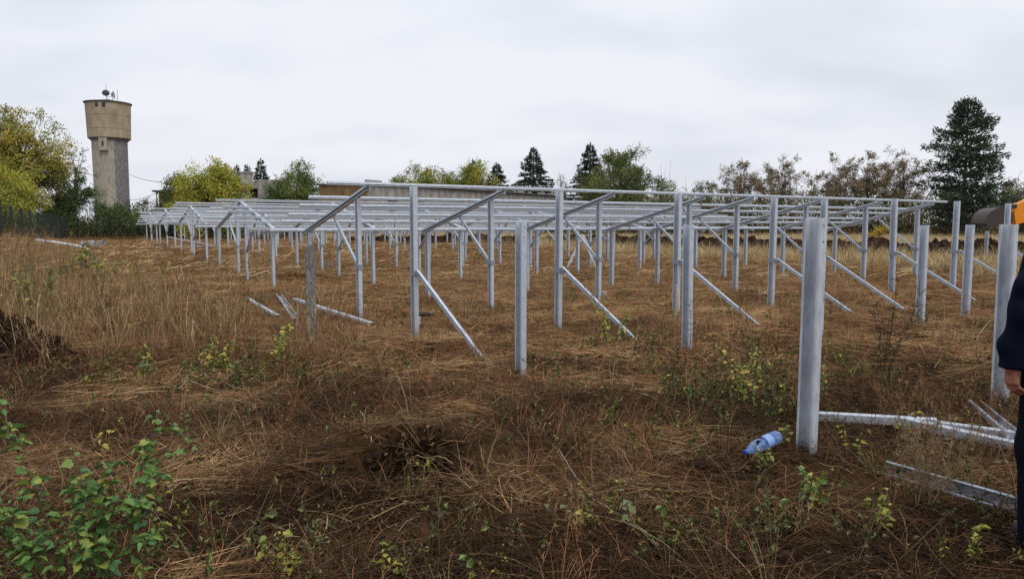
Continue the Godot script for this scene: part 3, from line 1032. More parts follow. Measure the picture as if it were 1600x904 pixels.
func build_racks() -> void:
	var proto := {1.0: make_table(1.0, 301), -1.0: make_table(-1.0, 302)}
	var ord := ["first", "second", "third", "fourth", "fifth", "sixth", "seventh", "eighth", "ninth"]
	# rows B .. J: [distance of the high posts, side, left end, raise]
	var rows := []
	for k in 9:
		var far_facing := k % 2 == 0
		var base := 12.05 + 11.75 * (k / 2) if far_facing else 21.25 + 11.75 * (k / 2)
		rows.append([base, 1.0 if far_facing else -1.0, 4.05 + 0.36 * k, [0.0, 0.0, 0.04, 0.12, 0.26, 0.2, 0.2, 0.16, 0.12][k]])
	for k in rows.size():
		for side in 2:
			var r: Array = rows[k]
			var t: Node3D = proto[r[1]].duplicate()
			t.name = numbered("mounting_rack")
			add_child(t)
			var p := world(r[2] + side * 9.46, r[0])
			p.y = r[3]
			t.position = p
			t.rotation.y = TURN
			var way: String = "sloping down away from the viewer" if r[1] > 0 else "sloping down towards the viewer"
			var lab := "galvanised steel solar rack, %s rack row back, %s half, %s" % [ord[k], ["left", "right"][side], way]
			tag(t, lab, "solar rack", "galvanised solar racks in rows")
	proto[1.0].free()
	proto[-1.0].free()
	rng.seed = 977
	# the nearest row: posts without rails, a brace hanging from each tall one
	var ta := [4.56, 7.04, 9.64, 12.23, 13.84, 16.49, 19.07, 21.78]
	for k in ta.size():
		var p := world(ta[k], 9.5 + rng.randfn() * 0.03)
		p.y = gh(p.x, p.z)
		var o := thing("tall_post", "tall bare post with loose brace, %s from left in the front row" % ord[k], "steel post", p, TURN, "tall bare posts of the front row")
		o.rotation.z = rng.randfn() * 0.006
		part("post", post_mesh(2.14 + 0.35 + rng.randfn() * 0.012), M.zinc, o, Transform3D(Basis.IDENTITY, Vector3(0, -0.35, 0)))
		var c := part("collar", collar_mesh(), M.bracket, o, Transform3D(Basis(Vector3.UP, PI), Vector3(0, 0.92, 0)))
		var d := Vector3(rng.randfn() * 0.02 + 0.02, -0.93, 1.64).normalized()
		part("brace", channel(0.05, 0.045, 0.0, 1.95), M.zinc, o, Transform3D(Basis(d.cross(Vector3.RIGHT.cross(d)).normalized() * 0.0 + (Vector3.RIGHT - d * d.x).normalized(), d, (Vector3.RIGHT - d * d.x).normalized().cross(d)), Vector3(0.0, 0.95, 0.10)))
	var sa := [4.36, 6.88, 9.53, 12.15, 13.73]
	var sn := ["leftmost", "second from left", "third from left, behind the nearest post", "fourth from left", "fifth from left"]
	for k in sa.size():
		var p := world(sa[k], 6.56 + rng.randfn() * 0.02)
		p.y = gh(p.x, p.z)
		short_post("short bare steel post of the front row, %s" % sn[k], p, 1.60 + rng.randfn() * 0.012, "short bare posts of the front row", M.zinc)
	var f1 := world(4.50, 3.16)
	f1.y = gh(f1.x, f1.z)
	short_post("nearest steel post, wide and streaked, right of the blue bottle", f1, 1.615, "", M.zinc_stained)
	var f2 := world(7.28, 3.16)
	f2.y = gh(f2.x, f2.z)
	short_post("wide near steel post partly behind the dark sleeve at right", f2, 1.60, "", M.zinc_stained)
	var f3 := Vector3(19.0, 0, -30.0)
	f3.y = gh(f3.x, f3.z)
	short_post("lone small steel post far off in yellow grass at right", f3, 1.32, "", M.zinc_dull)
	# old weathered post
	var op := Vector3(-2.70, 0, -10.0)
	op.y = gh(op.x, op.z)
	var o3 := thing("weathered_post", "weathered grey wooden post low in dry grass, left of the racks", "post", op, 0.35)
	var A := Acc.new()
	var rings := []
	for y in 9:
		var ring := []
		var h := -0.2 + 1.5 * y / 8.0
		for q in [[-1, -1], [-0.75, -1.06], [0.75, -1.06], [1, -1], [1.05, 0], [1, 1], [0, 1.04], [-1, 1], [-1.04, 0.2]]:
			ring.append(Vector3(q[0] * 0.062 + rng.randfn() * 0.003, h + (rng.randfn() * 0.012 if y == 8 else 0.0), q[1] * 0.055 + rng.randfn() * 0.003))
		rings.append(ring)
	A.loft(rings)
	part("timber", A.mesh(), M.old_wood, o3)
	A = Acc.new()
	A.tube([Vector3(0.0, 1.02, 0.05), Vector3(0.0, 1.02, 0.085)], [0.008, 0.008], 6, true)
	A.tube([Vector3(0.0, 0.72, 0.05), Vector3(0.0, 0.72, 0.085)], [0.008, 0.008], 6, true)
	part("nail", A.mesh(), M.bolt, o3)

func short_post(label: String, p: Vector3, h: float, group: String, m: Material) -> void:
	var o := thing("short_post", label, "steel post", p, TURN, group)
	o.rotation.z = rng.randfn() * 0.008
	part("post", post_mesh(h + 0.35), m, o, Transform3D(Basis.IDENTITY, Vector3(0, -0.35, 0)))
	var A := Acc.new()
	for y in [0.05, 0.16]:
		A.tube([Vector3(0.0, h - y, 0.0655), Vector3(0.0, h - y, 0.0668)], [0.007, 0.007], 8, true)
		A.tube([Vector3(0.0, h - y, -0.0655), Vector3(0.0, h - y, -0.0668)], [0.007, 0.007], 8, true)
	part("bolt_hole", A.mesh(), M.dark_hole, o)

func lying_channel(label: String, a: Vector3, b: Vector3, web: float, roll: float, m: Material, group := "steel sections lying on the ground") -> void:
	var d := b - a
	var o := thing("steel_channel", label, "steel section", a, 0.0, group)
	var bs := rot_to(d) * Basis(Vector3.UP, roll)
	part("section", channel(web, 0.055, 0.014, d.length()), m, o, Transform3D(bs, Vector3.ZERO))
	o.set_meta("category", "steel section")

# ------------------------------------------------------------------ trees
func spray(A: Acc, at: Vector3, d: Vector3, l: float, w: float, colr: Color) -> void:
	A.col = colr
	var s := d.cross(rv()).normalized()
	var m := at + d * l * 0.45
	A.quad(at, m - s * w, at + d * l, m + s * w)

func limb(A: Acc, a: Vector3, b: Vector3, r0: float, r1: float, sag: float, sides := 5) -> void:
	var m := (a + b) * 0.5 + Vector3(0, sag, 0) + rv() * (b - a).length() * 0.06
	A.tube([a, a.lerp(m, 0.55) , m, m.lerp(b, 0.6), b], [r0, r0 * 0.85, lerpf(r0, r1, 0.5), lerpf(r0, r1, 0.8), r1], sides)

# crown of leaf clusters carried by limbs. p: h height, r crown radius, low = crown bottom, n clusters, k leaves in each, size leaf, cr cluster radius, pal colours, twigs
func broad_tree(called: String, label: String, at: Vector3, p: Dictionary, group := "") -> void:
	rng.seed = p.seed
	at.y = gh(at.x, at.z) - 0.1
	var o := thing(called, label, p.get("cat", "tree"), at, 0.0, group)
	var T := Acc.new()
	var A := vacc()
	var h: float = p.h
	var low: float = p.low
	var r: float = p.r
	var tr: float = p.get("tr", 0.018 * h)
	var top := Vector3(rng.randfn() * 0.03 * h, low + (h - low) * 0.55, rng.randfn() * 0.03 * h)
	var multi: int = p.get("stems", 1)
	for q in multi:
		var foot := Vector3(rng.randfn(), 0, rng.randfn()) * (0.0 if multi == 1 else 0.05 * h)
		limb(T, foot, top + Vector3(rng.randfn(), rng.randfn() * 0.4, rng.randfn()) * (0.0 if multi == 1 else 0.13 * h), tr, tr * 0.4, 0.0, 7)
	for c in p.n:
		# clusters sit in the outer part of an egg-shaped, lumpy crown
		var dirv := rv()
		var lump := 1.0 + 0.28 * sin(dirv.x * 5.0 + p.seed) * cos(dirv.z * 4.0 + dirv.y * 3.0)
		var f := pow(rng.randf(), 0.45) * lump
		var cy := (h + low) * 0.5
		var q := Vector3(dirv.x * r * f, cy + dirv.y * (h - low) * 0.5 * f, dirv.z * r * f)
		var taper := 1.0 - 0.35 * sm(cy, h, q.y)
		q.x *= taper
		q.z *= taper
		q += Vector3(top.x, 0, top.z) * 0.5
		var fork := Vector3(0, lerpf(low * 0.75, top.y, rng.randf_range(0.1, 1.0)), 0)
		fork.x = top.x * fork.y / top.y
		fork.z = top.z * fork.y / top.y
		limb(T, fork, q, tr * rng.randf_range(0.25, 0.42), tr * 0.07, -0.02 * r, 4)
		var cr: float = p.cr * rng.randf_range(0.7, 1.3) * (1.25 if p.get("on_twigs", 0.3) < 0.5 else 1.0)
		var tone: Color = straw_color(p.pal)
		var tips := []
		for t in p.get("twigs", 5):
			var e := q + (rv() + (q - Vector3(0, cy, 0)).normalized() * 0.6).normalized() * cr * rng.randf_range(0.6, 1.25)
			tips.append(e)
			T.tube([q, q.lerp(e, 0.5) + rv() * cr * 0.1, e], [tr * 0.07, tr * 0.05, tr * 0.025], 3)
		for k in int(p.k * 2.6):
			var e: Vector3
			if tips.size() > 0 and rng.randf() < p.get("on_twigs", 0.3):
				e = q.lerp(tips[rng.randi() % tips.size()], rng.randf_range(0.3, 1.0)) + rv() * cr * 0.15
			else:
				e = q + rv() * cr * pow(rng.randf(), 0.5) * Vector3(1, 0.75, 1)
			var cc := tone.lerp(straw_color(p.pal), 0.4)
			spray(A, e, (rv() + Vector3(0, -0.25, 0)).normalized(), p.size * rng.randf_range(0.45, 0.9), p.size * rng.randf_range(0.17, 0.28), cc)
	part("trunk", T.mesh(), p.get("bark", M.bark), o)
	var cm := part("crown", A.mesh(), M.leaf, o)

func conifer(called: String, label: String, at: Vector3, p: Dictionary, group := "") -> void:
	rng.seed = p.seed
	at.y = gh(at.x, at.z) - 0.1
	var o := thing(called, label, "tree", at, 0.0, group)
	var T := Acc.new()
	var A := vacc()
	var h: float = p.h
	T.tube([Vector3.ZERO, Vector3(0, h * 0.5, 0), Vector3(0, h, 0)], [h * 0.017, h * 0.011, h * 0.002], 7)
	var y: float = p.low
	var whorl := 0
	while y < h * 0.985:
		var t: float = (y - p.low) / (h - p.low)
		var reach: float = p.r * pow(1.0 - t, p.get("pw", 0.85)) * (0.55 + 0.45 * sm(0.0, 0.16, t)) + 0.12
		var nb: int = p.nb
		for k in nb:
			if rng.randf() < p.gap: continue
			var az := TAU * (k + rng.randf() * 0.7) / nb + whorl * 1.3
			var l: float = reach * (rng.randf_range(0.62, 1.12) + rng.randfn() * p.get("wild", 0.0) * 0.6)
			l = maxf(l, 0.25)
			var out := Vector3(cos(az), 0, sin(az))
			var y0: float = y + rng.randfn() * 0.1
			var base := Vector3(0, y0, 0)
			var droop: float = p.droop * l
			var pts := []
			for s in 5:
				var f := s / 4.0
				pts.append(base + out * l * f + Vector3(0, p.rise * l * f + droop * (f * f * -1.0 + 0.55 * f * f * f), 0))
			var br := clampf(0.014 * l + 0.01, 0.012, 0.09)
			T.tube(pts, [br, br * 0.8, br * 0.6, br * 0.4, br * 0.2], 4)
			var count := int(l * p.dense) + 3
			for q in count:
				var f := pow(rng.randf(), 0.6)
				var seg := minf(f * 4.0, 3.999)
				var e: Vector3 = pts[int(seg)].lerp(pts[int(seg) + 1], seg - int(seg))
				var sidev := out.cross(Vector3.UP) * (1.0 if rng.randf() < 0.5 else -1.0)
				var wide := l * 0.26 * (1.0 - 0.6 * f) + 0.08
				e += sidev * wide * rng.randf() + Vector3(0, rng.randfn() * p.puff * 0.5, 0)
				var d: Vector3 = (out * 0.7 + sidev * rng.randf_range(0.1, 0.9) + Vector3(0, p.needle_up + rng.randfn() * 0.35, 0) + rv() * 0.3).normalized()
				spray(A, e, d, p.size * rng.randf_range(0.6, 1.3), p.size * 0.17, straw_color(p.pal))
		y += p.step * (1.0 - 0.35 * t) * rng.randf_range(0.8, 1.2)
		whorl += 1
	for q in 14:
		spray(A, Vector3(0, h * rng.randf_range(0.93, 0.99), 0), (Vector3.UP + rv() * 0.4).normalized(), p.size * 1.1, p.size * 0.15, straw_color(p.pal))
	part("trunk", T.mesh(), M.bark, o)
	part("crown", A.mesh(), M.leaf, o)

func undergrowth(called: String, label: String, line: Array, h0: float, h1: float, wid: float, per_m: float, size: float, pal: Array, seed_: int) -> void:
	# a far band of brush that reads as one mass
	rng.seed = seed_
	var A := vacc()
	for s in line.size() - 1:
		var p: Vector2 = line[s]
		var q: Vector2 = line[s + 1]
		var len := p.distance_to(q)
		for k in int(len * 3.4):
			var c := p.lerp(q, rng.randf()) + Vector2(rng.randfn(), rng.randfn()) * wid * 0.4
			var h := rng.randf_range(h0, h1)
			var g := gh(c.x, -c.y)
			var cr := h * rng.randf_range(0.35, 0.6)
			var tone := straw_color(pal)
			A.col = Color(0.05, 0.04, 0.03)
			for z in 4:
				var e := Vector3(c.x, g + h * rng.randf_range(0.6, 1.05), -c.y) + rv() * cr
				A.tube([Vector3(c.x, g, -c.y), e], [0.035, 0.012], 3)
			for z in int(per_m):
				var d := rv()
				var e := Vector3(c.x, g + h * 0.52, -c.y) + Vector3(d.x * cr, d.y * h * 0.52, d.z * cr) * pow(rng.randf(), 0.4)
				spray(A, e, rv(), size * rng.randf_range(0.6, 1.3), size * 0.3, tone.lerp(straw_color(pal), 0.55))
	var o := part(called, A.mesh(), M.leaf, self)
	tag(o, label, "undergrowth", "", "stuff")

func px(x: float, d: float) -> Vector3:
	# a place at bearing x (in 1170ths right of straight ahead) and distance d
	return Vector3(x / 1170.0 * d, 0, -d)

func build_trees() -> void:
	var yg := [Color(0.34, 0.36, 0.04), Color(0.42, 0.39, 0.05), Color(0.23, 0.29, 0.04), Color(0.44, 0.37, 0.06)]
	var gold := [Color(0.42, 0.34, 0.04), Color(0.31, 0.30, 0.04), Color(0.20, 0.24, 0.04), Color(0.46, 0.33, 0.05)]
	var mid := [Color(0.105, 0.15, 0.03), Color(0.08, 0.12, 0.026), Color(0.16, 0.195, 0.035)]
	var dark := [Color(0.055, 0.095, 0.025), Color(0.075, 0.12, 0.03), Color(0.11, 0.15, 0.036)]
	var needle := [Color(0.016, 0.032, 0.020), Color(0.022, 0.040, 0.024), Color(0.030, 0.050, 0.027)]
	var pineg := [Color(0.032, 0.058, 0.034), Color(0.045, 0.078, 0.044), Color(0.062, 0.094, 0.05)]
	var rust := [Color(0.22, 0.15, 0.08), Color(0.18, 0.13, 0.065), Color(0.27, 0.19, 0.105), Color(0.17, 0.145, 0.065)]
	var olive := [Color(0.15, 0.155, 0.04), Color(0.19, 0.175, 0.055), Color(0.11, 0.13, 0.035)]
	# left of the tower
	broad_tree("walnut_tree", "tall golden-green tree at the far left behind the fence", px(-772, 78), {"h": 13.0, "low": 2.6, "r": 6.2, "n": 150, "k": 95, "size": 0.27, "cr": 0.95, "pal": gold, "seed": 11})
	broad_tree("leafy_bush", "bright yellow-green bush leaning over the fence at far left", px(-800, 66), {"h": 6.3, "low": 0.6, "r": 4.4, "n": 70, "k": 90, "size": 0.22, "cr": 0.8, "pal": yg, "seed": 12, "cat": "bush", "stems": 4})
	broad_tree("dark_tree", "dark green rounded tree between golden tree and water tower", px(-697, 84), {"h": 8.6, "low": 0.4, "r": 3.9, "n": 90, "k": 110, "size": 0.24, "cr": 0.8, "pal": dark, "seed": 13})
	broad_tree("sparse_tree", "thin half-bare tree rising above the dark green tree", px(-678, 88), {"h": 10.6, "low": 5.0, "r": 2.8, "n": 26, "k": 18, "size": 0.2, "cr": 0.7, "pal": mid, "seed": 14, "twigs": 8, "on_twigs": 0.9})
	broad_tree("tower_bush", "dark green bush at the foot of the water tower", px(-612, 92), {"h": 4.6, "low": 0.3, "r": 2.4, "n": 40, "k": 90, "size": 0.27, "cr": 0.8, "pal": dark, "seed": 15, "cat": "bush", "stems": 3})
	broad_tree("olive_bush", "olive bush right of the water tower foot", px(-578, 94), {"h": 3.9, "low": 0.3, "r": 2.6, "n": 34, "k": 80, "size": 0.26, "cr": 0.8, "pal": mid, "seed": 16, "cat": "bush", "stems": 3})
	# middle
	broad_tree("round_tree", "round yellow-green tree behind the left ends of the racks", px(-470, 82), {"h": 8.3, "low": 0.4, "r": 3.9, "n": 110, "k": 120, "size": 0.29, "cr": 1.0, "pal": yg, "seed": 21})
	broad_tree("round_tree_small", "smaller green tree at left flank of round yellow-green tree", px(-522, 86), {"h": 7.0, "low": 0.8, "r": 2.3, "n": 32, "k": 90, "size": 0.27, "cr": 0.8, "pal": mid, "seed": 22})
	for q in [[-426, 128, 11.6, 1.7, "leftmost and thinnest of three spruces above the pale ruin"], [-410, 126, 11.4, 2.3, "middle one of three spruces above the pale ruin"], [-389, 122, 12.1, 3.0, "right and largest of three spruces above the pale ruin"]]:
		conifer("spruce_tree", "dark " + q[4], px(q[0], q[1]), {"h": q[2], "low": 1.6, "r": q[3], "nb": 7, "gap": 0.1, "droop": 0.25, "rise": 0.05, "step": 0.5, "dense": 19.0, "size": 0.42, "puff": 0.12, "needle_up": -0.1, "pal": needle, "seed": int(-q[0])}, "three spruces above the ruin")
	broad_tree("green_tree", "dense mid-green tree left of the long ochre building", px(-333, 92), {"h": 8.3, "low": 0.4, "r": 4.2, "n": 95, "k": 110, "size": 0.28, "cr": 0.95, "pal": mid, "seed": 23})
	broad_tree("roadside_tree", "low olive-green tree beside the dense green one, near the ruin", px(-352, 94), {"h": 6.0, "low": 0.6, "r": 1.7, "n": 34, "k": 90, "size": 0.28, "cr": 0.9, "pal": olive, "seed": 24})
	broad_tree("green_tree", "green tree behind the long building, left of two", px(-140, 128), {"h": 11.6, "low": 1.0, "r": 5.4, "n": 90, "k": 110, "size": 0.36, "cr": 1.25, "pal": mid + yg, "seed": 25})
	broad_tree("green_tree", "green tree behind the long building, right of two", px(-70, 130), {"h": 12.2, "low": 1.0, "r": 5.6, "n": 100, "k": 110, "size": 0.36, "cr": 1.25, "pal": mid + yg, "seed": 26})
	for q in [[-61, 138, 13.4, 4.2, 2.0, "small spruce top just above the right green tree"], [-24, 134, 12.4, 6.2, 1.5, "broad ragged spruce left of the tallest middle spruce"], [33, 128, 14.6, 7.0, 1.2, "wide symmetrical spruce above the rack purlins"], [121, 126, 15.2, 6.2, 1.2, "tall dark spruce left of the round willow"]]:
		conifer("spruce_tree", "dark " + q[5], px(q[0], q[1]), {"h": q[2], "low": q[4], "r": q[3], "nb": 8, "gap": 0.12, "droop": 0.22, "rise": 0.08, "step": 0.5, "dense": 19.0, "size": 0.46, "pw": 0.95, "puff": 0.15, "needle_up": -0.05, "pal": needle, "seed": 600 + int(q[0])})
	broad_tree("birch_tree", "pale bare birch between two spruces", px(77, 132), {"h": 11.6, "low": 3.5, "r": 1.9, "n": 26, "k": 16, "size": 0.2, "cr": 0.9, "pal": rust, "seed": 31, "twigs": 9, "on_twigs": 0.95, "bark": M.bark_pale})
	broad_tree("birch_tree", "pale bare treetop behind the round willow", px(153, 128), {"h": 14.0, "low": 5.0, "r": 2.2, "n": 26, "k": 10, "size": 0.2, "cr": 0.9, "pal": rust, "seed": 32, "twigs": 9, "on_twigs": 0.95, "bark": M.bark_pale})
	broad_tree("willow_tree", "large round olive-green tree right of the tall spruce", px(172, 102), {"h": 11.6, "low": 0.5, "r": 6.0, "n": 130, "k": 110, "size": 0.31, "cr": 1.1, "pal": olive + mid, "seed": 33})
	# right: thin brown trees
	for q in [[240, 96, 6.4, 2.6, 20, "low thin grey-green tree right of the round willow"], [300, 98, 7.4, 2.6, 24, "thin pale tree with a few green leaves, left of the brown trees"], [355, 92, 9.6, 2.7, 26, "brown thin-leaved tree, leftmost of the brown row"], [415, 92, 9.7, 3.1, 30, "brown thin-leaved tree, second of the brown row"], [500, 88, 8.9, 2.7, 28, "brown thin-leaved tree, third of the brown row"], [552, 84, 10.0, 3.3, 32, "brown thin-leaved tree, fourth and widest of the brown row"], [612, 82, 9.8, 2.9, 26, "brown thin-leaved tree just left of the big pine"]]:
		broad_tree("thin_tree", q[5], px(q[0], q[1]), {"h": q[2], "low": q[2] * 0.30, "r": q[3] * 1.25, "n": int(q[4] * 3.6), "k": 52, "size": 0.18, "cr": 0.66, "pal": rust if q[0] > 320 else olive, "seed": 700 + int(q[0]), "twigs": 9, "on_twigs": 0.8, "tr": 0.085, "stems": 2}, "thin autumn trees at the right edge")
	conifer("pine_tree", "big dark pine towering over the right edge", px(702, 72), {"h": 13.6, "low": 1.6, "r": 4.5, "wild": 0.3, "nb": 8, "gap": 0.2, "droop": -0.05, "rise": 0.10, "step": 0.6, "dense": 56.0, "size": 0.32, "puff": 0.34, "needle_up": 0.25, "pw": 0.55, "pal": pineg, "seed": 41})
	broad_tree("green_tree", "green tree at the right edge beside the pine", px(800, 78), {"h": 6.4, "low": 0.6, "r": 3.4, "n": 40, "k": 90, "size": 0.27, "cr": 0.9, "pal": olive, "seed": 42})
	broad_tree("yellow_shrub", "small yellow shrub in the far grass right of the racks", px(573, 46), {"h": 1.75, "low": 0.7, "r": 0.7, "n": 12, "k": 40, "size": 0.12, "cr": 0.25, "pal": [Color(0.45, 0.30, 0.03), Color(0.36, 0.25, 0.03)], "seed": 43, "cat": "shrub"})
	undergrowth("far_undergrowth", "olive and brown brush under the trees along the right edge", [Vector2(13, 96), Vector2(20, 95), Vector2(30, 92), Vector2(42, 82), Vector2(52, 76), Vector2(64, 74)], 3.6, 6.4, 4.5, 300, 0.22, olive + olive + rust + dark, 51)
	undergrowth("back_undergrowth", "green brush behind the racks and buildings", [Vector2(-46, 96), Vector2(-30, 100), Vector2(-8, 128), Vector2(14, 108)], 1.6, 3.4, 3.0, 120, 0.26, mid + olive + dark, 52)
	undergrowth("fence_undergrowth", "dark brush behind the green fence", [Vector2(-40, 46), Vector2(-43, 58), Vector2(-50, 76), Vector2(-48, 88), Vector2(-36, 90)], 1.8, 3.4, 2.0, 120, 0.2, dark + mid, 53)

# ------------------------------------------------------------------ buildings
func lathe(A: Acc, prof: Array, sides: int) -> void:
	var rings := []
	for q in prof:
		var ring := []
		for s in sides:
			var t := TAU * s / sides
			ring.append(Vector3(sin(t) * q[0], q[1], cos(t) * q[0]))
		rings.append(ring)
	A.loft(rings)

func build_tower() -> void:
	var at := px(-621, 149)
	var o := thing("water_tower", "tall concrete water tower with wide tank on the left", "water tower", at, 0.18)
	var A := Acc.new()
	# octagonal shaft, two faces to the right stained
	var light := Acc.new()
	var stain := Acc.new()
	for s in 12:
		var t0 := TAU * s / 12
		var t1 := TAU * (s + 1) / 12
		var acc: Acc = stain if s in [1, 2, 3] else light
		for y in 9:
			var ya := y * 2.0
			var yb := minf(ya + 1.985, 17.9)
			var ra := 3.15 + 0.10 * (y / 9.0)
			acc.quad(Vector3(sin(t0) * ra, ya, cos(t0) * ra), Vector3(sin(t1) * ra, ya, cos(t1) * ra), Vector3(sin(t1) * ra, yb, cos(t1) * ra), Vector3(sin(t0) * ra, yb, cos(t0) * ra))
			acc.quad(Vector3(sin(t0) * ra, yb, cos(t0) * ra), Vector3(sin(t1) * ra, yb, cos(t1) * ra), Vector3(sin(t1) * (ra - 0.05), yb + 0.015, cos(t1) * (ra - 0.05)), Vector3(sin(t0) * (ra - 0.05), yb + 0.015, cos(t0) * (ra - 0.05)))
	part("shaft", light.mesh(), M.shaft, o)
	var st := part("stained_shaft_side", stain.mesh(), M.shaft_stained, o)
	st.set_meta("label", "dark streaked side of the shaft")
	lathe(A, [[3.2, 17.7], [3.35, 17.9], [3.75, 18.25]], 40)
	part("collar", A.mesh(), M.shaft_stained, o)
	A = Acc.new()
	lathe(A, [[3.70, 18.2], [3.82, 18.3], [3.84, 19.9], [3.80, 19.93], [3.80, 19.98], [3.86, 20.0], [3.93, 22.5], [3.90, 22.53], [3.90, 22.57], [3.95, 22.6], [4.02, 25.0]], 40)
	part("tank", A.mesh(), M.tank, o)
	A = Acc.new()
	lathe(A, [[4.02, 24.95], [4.28, 25.0], [4.28, 25.14], [2.2, 25.5], [0.4, 25.85], [0.3, 25.9]], 40)
	part("roof", A.mesh(), M.roof_dark, o)
	# openings
	for q in [[-0.02, 24.3, 4.02], [0.30, 24.3, 4.02]]:
		var b := Transform3D(Basis(Vector3.UP, q[0] - 0.18), Vector3(0, q[1], 0))
		var w := Acc.new()
		w.box(Vector3(-0.27, -0.38, q[2] - 0.14), Vector3(0.27, 0.38, q[2] + 0.012), b)
		part("window", w.mesh(), M.dark_hole, o)
		w = Acc.new()
		w.box(Vector3(-0.33, 0.0, q[2]), Vector3(0.33, 0.05, q[2] + 0.05), b)
		part("window_bar", w.mesh(), M.shaft, o)
	var bx := Transform3D(Basis(Vector3.UP, -0.02), Vector3.ZERO)
	A = Acc.new()
	A.box(Vector3(-0.72, 15.9, 3.0), Vector3(0.72, 18.1, 3.75), bx)
	A.box(Vector3(-0.80, 15.7, 3.0), Vector3(0.80, 15.9, 3.82), bx)
	part("oriel", A.mesh(), M.shaft, o)
	A = Acc.new()
	A.box(Vector3(-0.17, 16.5, 3.6), Vector3(0.17, 17.4, 3.76), bx)
	part("slit_window", A.mesh(), M.dark_hole, o)
	A = Acc.new()
	A.box(Vector3(0.3, 2.6, 3.0), Vector3(0.62, 3.6, 3.20), bx)
	part("slit_window", A.mesh(), M.dark_hole, o)
	# antennas
	var an := thing("antenna_mast", "antennas and round dish on the water tower roof", "antenna", at + Vector3(0, 25.85, 0))
	A = Acc.new()
	A.tube([Vector3(-0.2, 0, 0), Vector3(-0.2, 3.2, 0)], [0.05, 0.025], 6)
	A.tube([Vector3(1.0, -0.1, 0), Vector3(1.0, 1.5, 0)], [0.05, 0.04], 6)
	A.tube([Vector3(2.2, -0.3, 0.5), Vector3(2.2, 1.8, 0.5)], [0.04, 0.03], 6)
	A.tube([Vector3(1.0, 0.3, 0), Vector3(2.2, 0.1, 0.5)], [0.03, 0.03], 5)
	A.tube([Vector3(-0.3, 0.6, 0), Vector3(1.2, 0.6, 0)], [0.035, 0.035], 6)
	part("mast", A.mesh(), M.bolt, an)
	A = Acc.new()
	var rings := []
	for q in [[0.02, 0.0], [0.35, 0.05], [0.6, 0.16], [0.72, 0.30], [0.72, 0.5], [0.5, 0.62], [0.05, 0.66]]:
		var ring := []
		for s in 18:
			ring.append(Vector3(-0.2 + sin(TAU * s / 18) * q[0], 1.25 + cos(TAU * s / 18) * q[0] * 0.8, -0.2 + q[1]))
		rings.append(ring)
	A.loft(rings)
	part("dish", A.mesh(), M.bolt, an)
	A = Acc.new()
	for q in [[0.85, 0.9], [1.15, 1.2], [1.3, 0.7]]:
		A.box(Vector3(q[0] - 0.12, q[1] - 0.35, -0.1), Vector3(q[0] + 0.12, q[1] + 0.35, 0.1))
	part("panel_antenna", A.mesh(), M.pale_wall, an)
	# two slack cables from the tower towards the small outbuilding
	for q in [[12.0, 7.6, "upper slack cable between the water tower and the small outbuilding"], [6.4, 6.4, "lower level cable between the water tower and the small outbuilding"]]:
		var c := Acc.new()
		var pts := []
		var rad := []
		var e0 := at + Vector3(3.0, q[0], 1.0)
		var e1 := px(-543, 108) + Vector3(0, q[1], 0)
		for s in 15:
			var f := s / 14.0
			pts.append(e0.lerp(e1, f) - Vector3(0, sin(PI * f) * 0.5, 0))
			rad.append(0.035)
		c.tube(pts, rad, 4)
		var cb := part("overhead_cable", c.mesh(), M.machine_dark, self)
		tag(cb, q[2], "cable")

